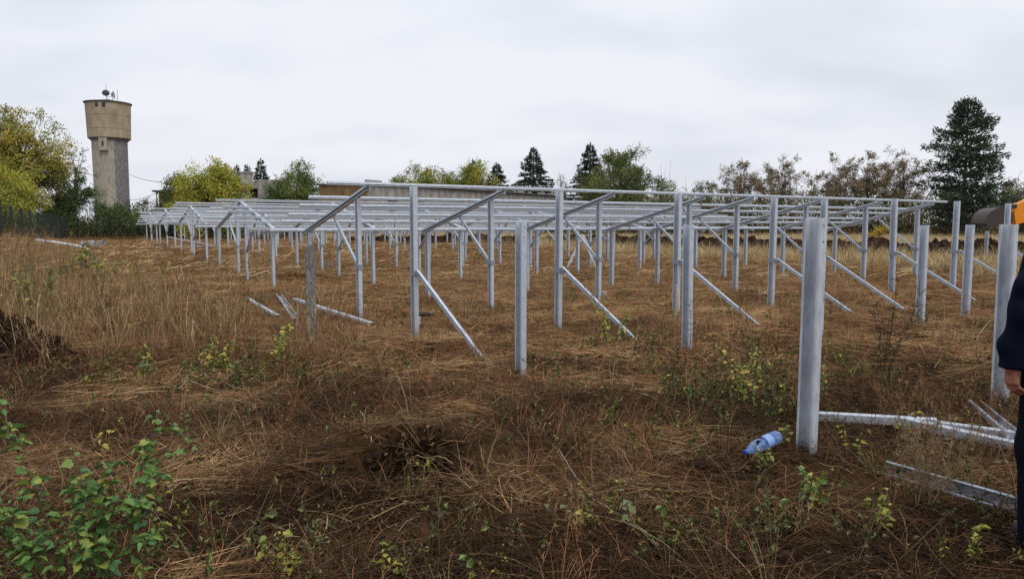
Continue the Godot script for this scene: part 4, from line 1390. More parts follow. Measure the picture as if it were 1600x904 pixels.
func build_houses() -> void:
	# long low building: near corner at p0, long wall to p1
	var p0 := Vector3(-16.2, 0, -84.0)
	var along := Vector3(23.5, 0, -38.0).normalized()
	var turn := atan2(-along.z, along.x)
	var o := thing("long_building", "long low building with ochre end wall and pale side behind racks", "building", p0, turn)
	# local x along the pale side, local z outwards to the viewer; the body lies at -z
	var L := 47.0
	var W := 7.4
	var H := 6.1
	var A := Acc.new()
	A.box(Vector3(0.0, -0.4, -W), Vector3(0.3, H, 0))
	part("end_wall", A.mesh(), M.ochre, o).set_meta("label", "ochre rendered end wall")
	A = Acc.new()
	# pale side wall built of piers and panels between window openings
	var x := 0.3
	var k := 0
	while x < L:
		var w := 3.2
		A.box(Vector3(x, -0.4, -0.3), Vector3(x + w, H - 0.05, -0.004))
		A.box(Vector3(x + w, -0.4, -0.3), Vector3(x + w + 1.8, 2.6, -0.004))
		A.box(Vector3(x + w, 4.3, -0.3), Vector3(x + w + 1.8, H - 0.05, -0.004))
		x += w + 1.8
		k += 1
	part("side_wall", A.mesh(), M.pale_wall, o)
	x = 0.3
	while x < L:
		var g := Acc.new()
		g.box(Vector3(x + 3.2, 2.6, -0.26), Vector3(x + 5.0, 4.3, -0.2))
		var win := part("window", g.mesh(), M.glass, o)
		g = Acc.new()
		g.box(Vector3(x + 4.07, 2.6, -0.2), Vector3(x + 4.13, 4.3, -0.15))
		g.box(Vector3(x + 3.1, 2.5, -0.2), Vector3(x + 5.1, 2.6, 0.06))
		part("frame", g.mesh(), M.pale_wall, win)
		x += 5.0
	A = Acc.new()
	A.box(Vector3(0.3, -0.4, -W), Vector3(L, H, -W + 0.3))
	A.box(Vector3(L, -0.4, -W), Vector3(L + 0.3, H, 0))
	part("rear_wall", A.mesh(), M.pale_wall, o)
	A = Acc.new()
	A.box(Vector3(-0.25, H, -W - 0.3), Vector3(L + 0.5, H + 0.16, 0.35))
	var roof := part("roof", A.mesh(), M.roof_dark, o)
	rng.seed = 88
	for q in 15:
		var qx := 3.0 * q + rng.randf_range(0, 0.3)
		A = Acc.new()
		A.box(Vector3(qx, H + 0.15, -0.5), Vector3(qx + rng.randf_range(0.6, 2.6), H + 0.16 + rng.randf_range(0.05, 0.3), -0.2))
		part("loose_board", A.mesh(), M.pale_wood, roof)
	# pale ruin
	var r := thing("ruined_house", "pale broken house with square chimney between the trees", "building", px(-398, 98), -0.1)
	A = Acc.new()
	A.box(Vector3(-2.6, -0.3, -5), Vector3(-1.0, 6.9, 0)); A.box(Vector3(-1.0, -0.3, -5), Vector3(0.3, 5.0, 0))
	A.box(Vector3(-1.0, 6.2, -5), Vector3(0.3, 7.0, 0.0)); A.box(Vector3(0.3, -0.3, -5), Vector3(2.6, 7.35, -0.002))
	A.box(Vector3(-5.0, -0.3, -4), Vector3(-2.6, 6.0, -0.5))
	part("wall", A.mesh(), M.pale_wall, r)
	A = Acc.new()
	A.box(Vector3(-1.0, 5.0, -1.0), Vector3(0.3, 6.2, -0.6))
	part("window", A.mesh(), M.dark_hole, r)
	A = Acc.new()
	A.box(Vector3(0.9, 4.1, 0.0), Vector3(1.5, 5.0, 0.08)); A.box(Vector3(-0.2, 4.55, 0.002), Vector3(2.7, 4.62, 0.25))
	part("broken_slab", A.mesh(), M.roof_dark, r)
	A = Acc.new()
	A.box(Vector3(-2.7, 6.9, -2.4), Vector3(-1.3, 8.3, -1.2)); A.box(Vector3(-2.85, 8.3, -2.5), Vector3(-1.15, 8.5, -1.1))
	part("chimney", A.mesh(), M.pale_wall, r)
	# small outbuilding
	var s := thing("outbuilding", "narrow outbuilding with overhanging flat roof left of the round tree", "building", px(-538, 108), 0.3)
	A = Acc.new()
	A.box(Vector3(-0.9, -0.3, -3), Vector3(2.6, 6.2, 0))
	part("wall", A.mesh(), M.ochre, s)
	A = Acc.new()
	A.box(Vector3(-1.7, 6.2, -3.4), Vector3(3.0, 6.42, 0.5))
	part("roof", A.mesh(), M.roof_dark, s)
	A = Acc.new()
	A.box(Vector3(-1.2, -0.3, 0.2), Vector3(-1.08, 6.2, 0.32))
	part("roof_prop", A.mesh(), M.bark, s)

func wire_panel(w: float, h: float) -> ArrayMesh:
	var A := Acc.new()
	var k := 0.05
	while k < w - 0.04:
		A.box(Vector3(k, 0.05, -0.0015), Vector3(k + 0.003, h, 0.0015))
		k += 0.055
	for y in 11:
		var yy := 0.08 + (h - 0.12) * y / 10.0
		A.box(Vector3(0.02, yy, 0.0015), Vector3(w - 0.02, yy + 0.006, 0.0065))
		A.box(Vector3(0.02, yy, -0.0065), Vector3(w - 0.02, yy + 0.006, -0.0015))
	return A.mesh()

func fence_run(label: String, start: Vector3, dir: Vector3, n: int, w: float, h: float) -> void:
	var o := thing("mesh_fence", label, "fence", start)
	var pm := wire_panel(w - 0.08, h - 0.05)
	var A := Acc.new()
	A.cbox(Vector3(-0.055, -0.6, -0.055), Vector3(0.055, h + 0.06, 0.055), 0.008)
	var post := A.mesh()
	for k in n + 1:
		var p := dir * w * k
		var y := gh(start.x + p.x, start.z + p.z)
		var turn := atan2(-dir.z, dir.x)
		part("post", post, M.fence_green, o, Transform3D(Basis(Vector3.UP, turn), p + Vector3(0, y, 0)))
		if k < n:
			var q := dir * w * (k + 1)
			var y2 := gh(start.x + q.x, start.z + q.z)
			var d := q - p + Vector3(0, y2 - y, 0)
			var xa := d.normalized()
			var za := xa.cross(Vector3.UP).normalized()
			part("wire_panel", pm, M.fence_green, o, Transform3D(Basis(xa, Vector3.UP, za), p + Vector3(0, y, 0) + xa * 0.04))

func build_fences() -> void:
	var d := Vector3(-13.5, 0, -29.0).normalized()
	fence_run("dark green welded mesh fence at the left edge", Vector3(-28.6, 0, -42.0) - d * 10.5, d, 12, 3.5, 2.05)
	fence_run("far stretch of dark green mesh fence below the water tower", Vector3(-46.8, 0, -81.0), Vector3(1.0, 0, -0.05).normalized(), 6, 3.4, 2.0)

# ------------------------------------------------------------------ plants one can point at
var leaf_meshes := []
func leaf_blade(seed_: int, long_: float) -> ArrayMesh:
	# folded toothed leaf along +x, one unit long
	rng.seed = seed_
	var A := Acc.new()
	var prof := [0.0, 0.20, 0.34, 0.40, 0.37, 0.26, 0.12, 0.0]
	for s in [-1.0, 1.0]:
		for k in 7:
			var x0 := k / 7.0
			var x1 := (k + 1) / 7.0
			var w0: float = prof[k] * long_ * (0.9 + 0.2 * rng.randf())
			var w1: float = prof[k + 1] * long_ * (0.86 if k % 2 == 0 else 1.05)
			var c0 := Vector3(x0, -0.22 * x0 * x0, 0)
			var c1 := Vector3(x1, -0.22 * x1 * x1, 0)
			var e0 := c0 + Vector3(0.03, w0 * 0.35 + 0.02 * rng.randfn(), s * w0)
			var e1 := c1 + Vector3(0.03, w1 * 0.35 + 0.02 * rng.randfn(), s * w1)
			if s > 0: A.quad(c0, e0, e1, c1)
			else: A.quad(c0, c1, e1, e0)
	return A.mesh()

func leaf_mats(cols: Array) -> Array:
	var out := []
	for c: Color in cols:
		var m := mat(c.linear_to_srgb(), 0.6)
		m.cull_mode = BaseMaterial3D.CULL_DISABLED
		m.backlight_enabled = true
		m.backlight = Color(0.25, 0.28, 0.1)
		out.append(m)
	return out

func leafy_plant(called: String, label: String, category: String, stems: Array, mats: Array, per: int, size: float, stem_m: Material, seed_: int, spread := 0.02, r := 0.004) -> void:
	# stems: lists of world points; leaves sit along the upper two thirds, each one a part of its stem
	rng.seed = seed_
	if leaf_meshes.is_empty():
		for k in 4: leaf_meshes.append(leaf_blade(900 + k, [0.85, 1.0, 0.7, 1.15][k]))
		rng.seed = seed_
	var root: Vector3 = stems[0][0]
	var o := thing(called, label, category, root)
	for st: Array in stems:
		var curve := Curve3D.new()
		for p: Vector3 in st: curve.add_point(p - root)
		var pts := []
		var rad := []
		var n := 12
		for k in n + 1:
			var f := float(k) / n
			var len := curve.get_baked_length() * f
			pts.append(curve.sample_baked(len, true) + (rv() * 0.006 if k > 0 else Vector3.ZERO))
			rad.append(lerpf(r, r * 0.35, f))
		var A := Acc.new()
		A.tube(pts, rad, 5)
		var so := part("stem", A.mesh(), stem_m, o)
		var total := curve.get_baked_length()
		for k in int(per * clampf(total / 0.6, 0.35, 1.6)):
			var f := 0.18 + 0.82 * (k + rng.randf()) / (per * clampf(total / 0.6, 0.35, 1.6))
			var at := curve.sample_baked(total * f, true)
			var t := rng.randf() * TAU
			var d := Vector3(cos(t), rng.randf_range(-0.35, 0.45), sin(t)).normalized()
			var side := d.cross(Vector3.UP).normalized()
			var upv := side.cross(d).normalized()
			var b := Basis(d, upv, side).rotated(d, rng.randfn() * 0.5)
			var s := size * rng.randf_range(0.55, 1.2) * (1.1 - 0.35 * f)
			var lf := part("leaf", leaf_meshes[rng.randi() % 4], mats[rng.randi() % mats.size()], so)
			lf.transform = Transform3D(b.scaled_local(Vector3(s, s * rng.randf_range(0.5, 2.2), s * rng.randf_range(0.7, 1.1))), at + d * spread)

func gp(x: float, d: float, up := 0.0) -> Vector3:
	return Vector3(x, gh(x, -d) + up, -d)

func build_plants() -> void:
	var green := leaf_mats([Color(0.070, 0.165, 0.030), Color(0.10, 0.21, 0.040), Color(0.055, 0.125, 0.025), Color(0.16, 0.23, 0.045), Color(0.06, 0.15, 0.045)])
	var yellow := leaf_mats([Color(0.36, 0.33, 0.05), Color(0.25, 0.28, 0.05), Color(0.44, 0.36, 0.07), Color(0.17, 0.22, 0.04)])
	var pale := leaf_mats([Color(0.14, 0.18, 0.07), Color(0.10, 0.14, 0.055), Color(0.20, 0.20, 0.09)])
	var red := leaf_mats([Color(0.20, 0.05, 0.04), Color(0.14, 0.06, 0.03)])
	var st := []
	for q in [[-1.82, 3.05, -2.30, 3.30, 0.80], [-1.80, 3.05, -1.86, 3.15, 0.50], [-1.70, 3.1, -1.62, 3.35, 0.72], [-1.78, 3.1, -1.78, 3.3, 0.56], [-1.62, 3.1, -1.58, 3.3, 0.55], [-1.66, 3.15, -1.66, 3.3, 0.64], [-1.85, 3.1, -1.95, 3.25, 0.6], [-1.95, 3.0, -2.15, 3.05, 0.46], [-2.0, 3.1, -2.30, 3.1, 0.38], [-1.85, 3.2, -2.0, 3.3, 0.44], [-2.1, 3.0, -2.35, 2.95, 0.30], [-1.72, 3.0, -1.7, 3.05, 0.26], [-1.90, 3.05, -1.95, 3.0, 0.25], [-2.05, 3.05, -2.1, 3.05, 0.22]]:
		var a := gp(q[0], q[1], -0.02)
		var e := gp(q[2], q[3], q[4])
		var mp := a.lerp(e, 0.5) + Vector3(0, 0.05, 0) + rv() * 0.03
		st.append([a, mp, e])
		for k in 4:
			var f := rng.randf_range(0.25, 0.9)
			var b0 := a.lerp(mp, f * 2.0) if f < 0.5 else mp.lerp(e, f * 2.0 - 1.0)
			var tw := Vector3(rng.randfn(), rng.randf_range(0.0, 0.8), rng.randfn()).normalized() * rng.randf_range(0.08, 0.22)
			st.append([b0, b0 + tw * 0.5 + Vector3(0, 0.015, 0), b0 + tw])
	leafy_plant("bramble_bush", "green leafy shrub with red stems at bottom left", "shrub", st, green + [green[1], yellow[1]], 27, 0.062, M.stem_red, 1201, 0.004, 0.0042)
	var defs := [
		[-3.15, 7.9, 0.48, 5, 14, 0.075, yellow, "yellow-green broad-leaved weed in the left middle ground"],
		[-2.55, 8.2, 0.62, 4, 12, 0.075, yellow, "upright yellow-leaved sapling left of the fallen poles"],
		[-3.75, 7.6, 0.40, 5, 13, 0.07, yellow + green, "low yellowing weed patch right of the soil heap"],
		[-2.7, 7.1, 0.36, 4, 12, 0.065, green + red, "low weed with a few reddish leaves in the left middle"],
		[-2.25, 5.2, 0.42, 2, 16, 0.05, green, "single upright green sprig above the green shrub"],
		[-2.85, 5.1, 0.30, 2, 7, 0.06, yellow, "small yellow-leaved sprig left of the upright green one"],
		[-1.05, 3.35, 0.22, 5, 15, 0.055, yellow, "yellow weed at the bottom edge left of centre"],
		[-0.55, 3.3, 0.16, 3, 10, 0.05, yellow, "small yellow weed at the bottom edge near the centre"],
		[0.27, 4.05, 0.20, 3, 9, 0.055, pale, "pale green sprig on bare soil below centre"],
		[0.62, 3.75, 0.30, 2, 12, 0.055, pale, "grey-green upright sprig beside the white cord"],
		[0.36, 3.85, 0.12, 4, 9, 0.045, yellow, "tiny yellowing herb left of the white cord"],
		[1.72, 4.15, 0.26, 5, 12, 0.065, yellow + green, "bright yellow-green weed below the nearest post"],
		[1.98, 3.85, 0.24, 4, 10, 0.06, yellow, "yellow drooping weed left of the dry brown bush"],
		[1.62, 4.75, 0.18, 5, 12, 0.045, green + yellow, "green weed in front of the blue bottle"],
		[1.95, 5.25, 0.26, 5, 12, 0.045, yellow, "yellow-green weed behind the blue bottle"],
		[2.05, 6.6, 0.55, 5, 13, 0.06, yellow, "light yellow weed left of the nearest post"],
		[2.35, 5.0, 0.3, 3, 10, 0.05, yellow, "thin yellow weed at the foot of the nearest post"],
		[1.2, 9.6, 0.6, 4, 12, 0.07, yellow, "yellow weed in the gap between two short posts"],
		[2.9, 6.7, 0.3, 5, 12, 0.05, green + yellow, "green weed just right of the nearest post"],
		[-12.2, 22.0, 1.55, 2, 9, 0.26, pale + yellow, "tall sapling with drooping leaves in the left distance"],
		[-11.4, 21.0, 0.6, 5, 8, 0.18, pale + yellow, "leafy low plant at the foot of the drooping sapling"],
		[-12.9, 21.4, 0.6, 5, 8, 0.18, pale + yellow, "low bushy plant left of the drooping sapling"],
		[-7.6, 11.6, 1.0, 4, 12, 0.09, yellow + green, "dark-stemmed weed at the left edge above the soil heap"],
		[-8.6, 13.4, 0.95, 4, 12, 0.10, green, "green weed at the far left edge"],
		[-8.4, 17.0, 1.15, 3, 9, 0.10, yellow, "dark bare-stemmed weed in tall dry grass at left"]]
	var sd := 1300
	for q in defs:
		st = []
		rng.seed = sd
		for k in q[3]:
			var a := gp(q[0] + rng.randfn() * q[2] * 0.12, q[1] + rng.randfn() * q[2] * 0.12, -0.01)
			var e: Vector3 = a + Vector3(rng.randfn() * 0.32, 1.0, rng.randfn() * 0.32).normalized() * q[2] * rng.randf_range(0.7, 1.05)
			st.append([a, a.lerp(e, 0.5) + Vector3(rng.randfn(), 0, rng.randfn()) * 0.03, e])
		leafy_plant("leafy_weed", q[7], "weed", st, q[6], int(q[4] * 2.2), q[5], M.stem_dark if q[2] > 0.5 else M.stem_red, sd, 0.003, 0.003 + 0.004 * q[2])
		sd += 7
	# dead standing weeds
	var dw := [
		[3.75, 7.35, 1.15, 3, M.stem_dark, "tall dark dead weed with fine branches right of the nearest post", 1.0],
		[4.3, 8.3, 0.8, 3, M.stem_dark, "dark dead weed in front of the fourth short post", 0.9],
		[3.05, 8.5, 0.65, 3, M.stem_red, "rust-brown seed stalks left of the nearest post", 0.35],
		[2.55, 8.6, 0.6, 3, M.stem_red, "rust-brown seed stalks right of the second short post", 0.35],
		[2.15, 8.9, 0.7, 2, M.stem_red, "reddish dead stalk against the second short post", 0.35],
		[1.05, 7.2, 0.85, 3, M.stem_straw, "three thin pale stalks standing below the middle posts", 0.15],
		[-0.35, 8.0, 0.55, 3, M.stem_straw, "thin straw stalks at the foot of the leftmost short post", 0.4],
		[-6.1, 11.0, 1.0, 3, M.stem_dark, "dark branching dead weed beside the soil heap", 0.8],
		[2.3, 4.15, 0.5, 6, M.stem_straw, "dry feathery brown bush at bottom right", 1.3],
		[2.55, 4.35, 0.5, 6, M.stem_straw, "dry feathery brown bush behind the other one at bottom right", 1.3],
		[2.42, 7.6, 0.5, 5, M.stem_dark, "low dark dead bush right of the white dead stem", 1.0],
		[1.55, 7.1, 0.4, 5, M.stem_dark, "low tangled dead bush in the middle right", 1.1]]
	for q in dw:
		rng.seed = sd
		sd += 11
		var o := thing("dead_weed", q[5], "dead weed", gp(q[0], q[1], -0.01))
		for k in q[3]:
			var A := Acc.new()
			var T := vacc()
			var p := Vector3(rng.randfn(), 0, rng.randfn()) * 0.05
			var d: Vector3 = (Vector3.UP + Vector3(rng.randfn(), 0, rng.randfn()) * 0.12 * (1.0 + q[6])).normalized()
			var pts := []
			var rad := []
			var seg: float = q[2] / 8.0 * rng.randf_range(0.75, 1.05)
			var base_col: Color = q[4].albedo_color.srgb_to_linear()
			for s in 9:
				pts.append(p)
				rad.append(0.0042 * (1.0 - s * 0.095) * (0.7 + 0.5 * q[2]))
				if s > 1:
					for z in int(1 + 3 * q[6]):
						var e: Vector3 = (d * 0.7 + rv() * 0.9).normalized()
						e.y = absf(e.y) * 0.8
						var l: float = q[2] * rng.randf_range(0.10, 0.26) * minf(1.0, q[6] + 0.15) * (1.25 - s * 0.08)
						var tip: Vector3 = p + e * l
						T.col = base_col
						T.tube([p, p + e * l * 0.55 + Vector3(0, 0.01, 0), tip], [0.0022, 0.0016, 0.001], 3)
						for w in 7:
							var at := p.lerp(tip, rng.randf_range(0.35, 1.0))
							ribbon(T, [at, at + rv() * rng.randf_range(0.012, 0.03)], 0.0022, 0.001, straw_color([base_col, base_col * 1.5, Color(0.17, 0.12, 0.06)]), rv())
				p += d * seg
				d = (d + Vector3(rng.randfn(), 0.05, rng.randfn()) * 0.07).normalized()
			A.tube(pts, rad, 5)
			var so := part("stem", A.mesh(), q[4], o)
			part("seed_twigs", T.mesh(), M.grass, so)
	# pale dead stem with bark scraps before the third tall post
	var o2 := thing("dead_sapling", "whitish dead stem with dark scraps before the third tall post", "dead stem", gp(2.72, 12.4, -0.02))
	var B := Acc.new()
	B.tube([Vector3.ZERO, Vector3(0.02, 0.3, 0), Vector3(0.0, 0.62, 0.01)], [0.03, 0.028, 0.015], 6, true)
	part("stem", B.mesh(), M.pale_wood, o2)

# ------------------------------------------------------------------ bodies by smooth union of tapered capsules
func field_mesh(A: Acc, bones: Array, cell: float, k: float, floor_y := -9.0) -> void:
	var lo := Vector3(1e9, 1e9, 1e9)
	var hi := -lo
	for b in bones:
		var m := maxf(b[1], b[3]) + cell * 2.5
		lo = lo.min(b[0] - Vector3.ONE * m).min(b[2] - Vector3.ONE * m)
		hi = hi.max(b[0] + Vector3.ONE * m).max(b[2] + Vector3.ONE * m)
	var nx := int((hi.x - lo.x) / cell) + 2
	var ny := int((hi.y - lo.y) / cell) + 2
	var nz := int((hi.z - lo.z) / cell) + 2
	var f := PackedFloat32Array()
	f.resize(nx * ny * nz)
	f.fill(1.0)
	for b in bones:
		var p: Vector3 = b[0]
		var q: Vector3 = b[2]
		var m := maxf(b[1], b[3]) + k + cell * 2.0
		var a0 := ((p.min(q) - Vector3.ONE * m - lo) / cell).floor()
		var a1 := ((p.max(q) + Vector3.ONE * m - lo) / cell).ceil()
		var pq := q - p
		var l2 := maxf(pq.length_squared(), 1e-9)
		var sq: Vector3 = b[4] if b.size() > 4 else Vector3.ONE
		for z in range(maxi(0, int(a0.z)), mini(nz, int(a1.z) + 1)):
			for y in range(maxi(0, int(a0.y)), mini(ny, int(a1.y) + 1)):
				for x in range(maxi(0, int(a0.x)), mini(nx, int(a1.x) + 1)):
					var g := lo + Vector3(x, y, z) * cell
					var t := clampf((g - p).dot(pq) / l2, 0.0, 1.0)
					var d: float = ((g - p - pq * t) * sq).length() - lerpf(b[1], b[3], t)
					var at := (z * ny + y) * nx + x
					var e := f[at]
					var hh := maxf(k - absf(e - d), 0.0) / k
					f[at] = minf(e, d) - hh * hh * k * 0.25
	if floor_y > -8.0:
		for y in ny:
			var pl := floor_y - (lo.y + y * cell)
			if pl < -0.05: continue
			for z in nz:
				for x in nx:
					var at := (z * ny + y) * nx + x
					f[at] = maxf(f[at], pl)
	var id := PackedInt32Array()
	id.resize(nx * ny * nz)
	id.fill(-1)
	var st := [1, nx, nx * ny]
	var k0 := A.v.size()
	var corners := [0, 1, nx, nx + 1, nx * ny, nx * ny + 1, nx * ny + nx, nx * ny + nx + 1]
	for z in nz - 1:
		for y in ny - 1:
			for x in nx - 1:
				var at := (z * ny + y) * nx + x
				var s := 0
				for c in 8:
					if f[at + corners[c]] < 0.0: s += 1
				if s == 0 or s == 8: continue
				var sum := Vector3.ZERO
				var cnt := 0
				for e in [[0, 1], [2, 3], [4, 5], [6, 7], [0, 2], [1, 3], [4, 6], [5, 7], [0, 4], [1, 5], [2, 6], [3, 7]]:
					var fa := f[at + corners[e[0]]]
					var fb := f[at + corners[e[1]]]
					if (fa < 0.0) != (fb < 0.0):
						var t := fa / (fa - fb)
						var ca := Vector3(e[0] & 1, (e[0] >> 1) & 1, e[0] >> 2)
						var cb := Vector3(e[1] & 1, (e[1] >> 1) & 1, e[1] >> 2)
						sum += ca.lerp(cb, t)
						cnt += 1
				id[at] = A.v.size()
				A.v.append(lo + (Vector3(x, y, z) + sum / cnt) * cell)
				var gx := f[at + 1] - f[at] + f[at + 1 + nx] - f[at + nx] + f[at + 1 + nx * ny] - f[at + nx * ny]
				var gy := f[at + nx] - f[at] + f[at + 1 + nx] - f[at + 1] + f[at + nx + nx * ny] - f[at + nx * ny]
				var gz := f[at + nx * ny] - f[at] + f[at + 1 + nx * ny] - f[at + 1] + f[at + nx + nx * ny] - f[at + nx]
				A.n.append(Vector3(gx, gy, gz).normalized())
	for z in range(1, nz - 1):
		for y in range(1, ny - 1):
			for x in range(1, nx - 1):
				var at := (z * ny + y) * nx + x
				for ax in 3:
					var a := f[at] < 0.0
					if a == (f[at + st[ax]] < 0.0): continue
					var u: int = st[(ax + 1) % 3]
					var w: int = st[(ax + 2) % 3]
					var q0 := id[at]
					var q1 := id[at - u]
					var q2 := id[at - u - w]
					var q3 := id[at - w]
					if q0 < 0 or q1 < 0 or q2 < 0 or q3 < 0: continue
					if a: A.i.append_array([q0, q2, q1, q0, q3, q2])
					else: A.i.append_array([q0, q1, q2, q0, q2, q3])

func build_person() -> void:
	# standing at the right edge, seen from behind; x sideways, -z the way they face
	var foot := gp(2.655, 3.50)
	var o := thing("person", "person in dark navy jacket and black trousers standing at right edge", "person", foot)
	o.scale = Vector3.ONE * 1.04
	var hx := -0.25      # hand side
	var body := []
	var pel := Vector3(0, 0.95, 0)
	body.append([pel, 0.13, Vector3(0, 1.15, 0), 0.12, Vector3(0.85, 1, 1.1)])
	body.append([Vector3(0, 1.15, 0), 0.13, Vector3(0, 1.38, 0), 0.14, Vector3(0.82, 1, 1.15)])
	body.append([Vector3(0, 1.42, 0), 0.06, Vector3(0, 1.54, -0.01), 0.055])
	body.append([Vector3(0, 1.63, -0.02), 0.085, Vector3(0, 1.68, -0.01), 0.09])
	body.append([Vector3(0, 1.56, -0.06), 0.045, Vector3(0, 1.60, -0.05), 0.06])
	body.append([Vector3(0, 1.61, -0.115), 0.012, Vector3(0, 1.585, -0.122), 0.014])
	for s in [-1.0, 1.0]:
		body.append([Vector3(s * 0.10, 0.93, 0), 0.085, Vector3(s * 0.11, 0.50, -0.01), 0.058])
		body.append([Vector3(s * 0.11, 0.50, -0.01), 0.056, Vector3(s * 0.12, 0.09, 0.02), 0.038])
		body.append([Vector3(s * 0.084, 1.63, 0.0), 0.016, Vector3(s * 0.088, 1.66, 0.01), 0.02])
	var sh := Vector3(-0.13, 1.475, 0)
	var el := Vector3(-0.235, 1.15, 0.03)
	var wr := Vector3(-0.262, 0.885, -0.02)
	body.append([sh, 0.055, el, 0.042])
	body.append([el, 0.04, wr, 0.028])
	var sh2 := Vector3(0.19, 1.44, 0)
	var el2 := Vector3(0.27, 1.15, 0.02)
	var wr2 := Vector3(0.25, 0.90, -0.06)
	body.append([sh2, 0.055, el2, 0.042])
	body.append([el2, 0.04, wr2, 0.028])
	var A := Acc.new()
	field_mesh(A, body, 0.018, 0.05)
	for h in [[wr, 1.0], [wr2, -1.0]]:
		# relaxed hand, palm turned to the thigh, fingers slightly curled
		var w: Vector3 = h[0]
		var s: float = h[1]
		var hb := []
		hb.append([w + Vector3(0, 0.03, 0), 0.026, w + Vector3(0, -0.02, 0), 0.025])
		for q in 4:
			var zz := -0.032 + q * 0.021
			var len: float = [0.072, 0.080, 0.074, 0.058][q]
			var k0 := w + Vector3(0.002 * s, -0.015, zz * 0.7)
			var k1 := w + Vector3(0.004 * s, -0.085 + absf(q - 1) * 0.004, zz)
			hb.append([k0, 0.017, k1, 0.0115])
			var k2 := k1 + Vector3(0.016 * s, -len * 0.45, -0.004)
			var k3 := k2 + Vector3(0.026 * s, -len * 0.22, -0.003)
			var k4 := k3 + Vector3(0.020 * s, -len * 0.08, 0.0)
			hb.append([k1, 0.0105, k2, 0.009])
			hb.append([k2, 0.009, k3, 0.0082])
			hb.append([k3, 0.0082, k4, 0.0072])
		var t0 := w + Vector3(0.008 * s, -0.025, -0.026)
		var t1 := t0 + Vector3(0.014 * s, -0.032, -0.024)
		var t2 := t1 + Vector3(0.010 * s, -0.030, -0.004)
		hb.append([t0, 0.015, t1, 0.012])
		hb.append([t1, 0.0115, t2, 0.0095])
		hb.append([t2, 0.0095, t2 + Vector3(0.006 * s, -0.02, 0.004), 0.008])
		field_mesh(A, hb, 0.0045, 0.006)
	part("body", A.mesh(), M.skin, o)
	A = Acc.new()
	var jk := [[Vector3(0, 0.86, 0), 0.185, Vector3(0, 1.12, 0), 0.175, Vector3(0.92, 1, 1.25)], [Vector3(0, 1.12, 0), 0.175, Vector3(0, 1.36, 0), 0.16, Vector3(0.80, 1, 1.15)],
		[Vector3(-0.11, 1.48, 0), 0.075, Vector3(0.14, 1.48, 0), 0.085], [Vector3(0, 1.44, 0), 0.08, Vector3(0, 1.51, 0), 0.07],
		[sh, 0.085, el, 0.074], [el, 0.074, wr + Vector3(0.004, -0.04, 0.004), 0.062], [sh2, 0.085, el2, 0.078], [el2, 0.078, wr2 + Vector3(0, -0.04, 0), 0.060],
		[el + Vector3(-0.018, 0.10, 0.02), 0.060, el + Vector3(0.02, 0.05, -0.03), 0.060], [el + Vector3(-0.02, -0.03, 0.02), 0.058, el + Vector3(0.02, -0.08, 0.0), 0.056], [wr + Vector3(-0.014, 0.09, 0.0), 0.054, wr + Vector3(0.02, 0.06, 0.0), 0.056]]
	field_mesh(A, jk, 0.013, 0.03, 0.868)
	part("jacket", A.mesh(), M.cloth, o)
	A = Acc.new()
	var tr := [[Vector3(0, 0.93, 0), 0.15, Vector3(0, 0.99, 0), 0.15, Vector3(0.9, 1, 1.2)]]
	for s in [-1.0, 1.0]:
		tr.append([Vector3(s * 0.10, 0.88, 0), 0.11, Vector3(s * 0.115, 0.5, -0.01), 0.092])
		tr.append([Vector3(s * 0.115, 0.5, -0.01), 0.09, Vector3(s * 0.12, 0.08, 0.02), 0.082])
	field_mesh(A, tr, 0.02, 0.05)
	part("trousers", A.mesh(), M.trousers, o)
	for s in [-1.0, 1.0]:
		A = Acc.new()
		field_mesh(A, [[Vector3(s * 0.12, 0.05, 0.05), 0.048, Vector3(s * (0.13 if s > 0 else 0.08), 0.045, -0.16), 0.042], [Vector3(s * 0.12, 0.05, 0.03), 0.05, Vector3(s * 0.12, 0.16, 0.03), 0.05]], 0.014, 0.03)
		part("boot", A.mesh(), M.boot, o)
	A = Acc.new()
	field_mesh(A, [[Vector3(0, 1.67, 0.02), 0.094, Vector3(0, 1.71, -0.01), 0.088]], 0.014, 0.02)
	part("hair", A.mesh(), M.hair, o)

# ------------------------------------------------------------------ excavator and small things
func prism(A: Acc, poly: Array, z0: float, z1: float) -> void:
	# polygon in the xy plane given as Vector2, drawn counter-clockwise, between z0 < z1
	var m := poly.size()
	for k in m:
		var a: Vector2 = poly[k]
		var b: Vector2 = poly[(k + 1) % m]
		A.quad(Vector3(a.x, a.y, z1), Vector3(a.x, a.y, z0), Vector3(b.x, b.y, z0), Vector3(b.x, b.y, z1))
	var tri := Geometry2D.triangulate_polygon(PackedVector2Array(poly))
	for k in range(0, tri.size(), 3):
		var p: Vector2 = poly[tri[k]]
		var q: Vector2 = poly[tri[k + 1]]
		var r: Vector2 = poly[tri[k + 2]]
		if (q - p).cross(r - p) < 0:
			var t := q
			q = r
			r = t
		A.tri(Vector3(p.x, p.y, z1), Vector3(q.x, q.y, z1), Vector3(r.x, r.y, z1))
		A.tri(Vector3(p.x, p.y, z0), Vector3(r.x, r.y, z0), Vector3(q.x, q.y, z0))

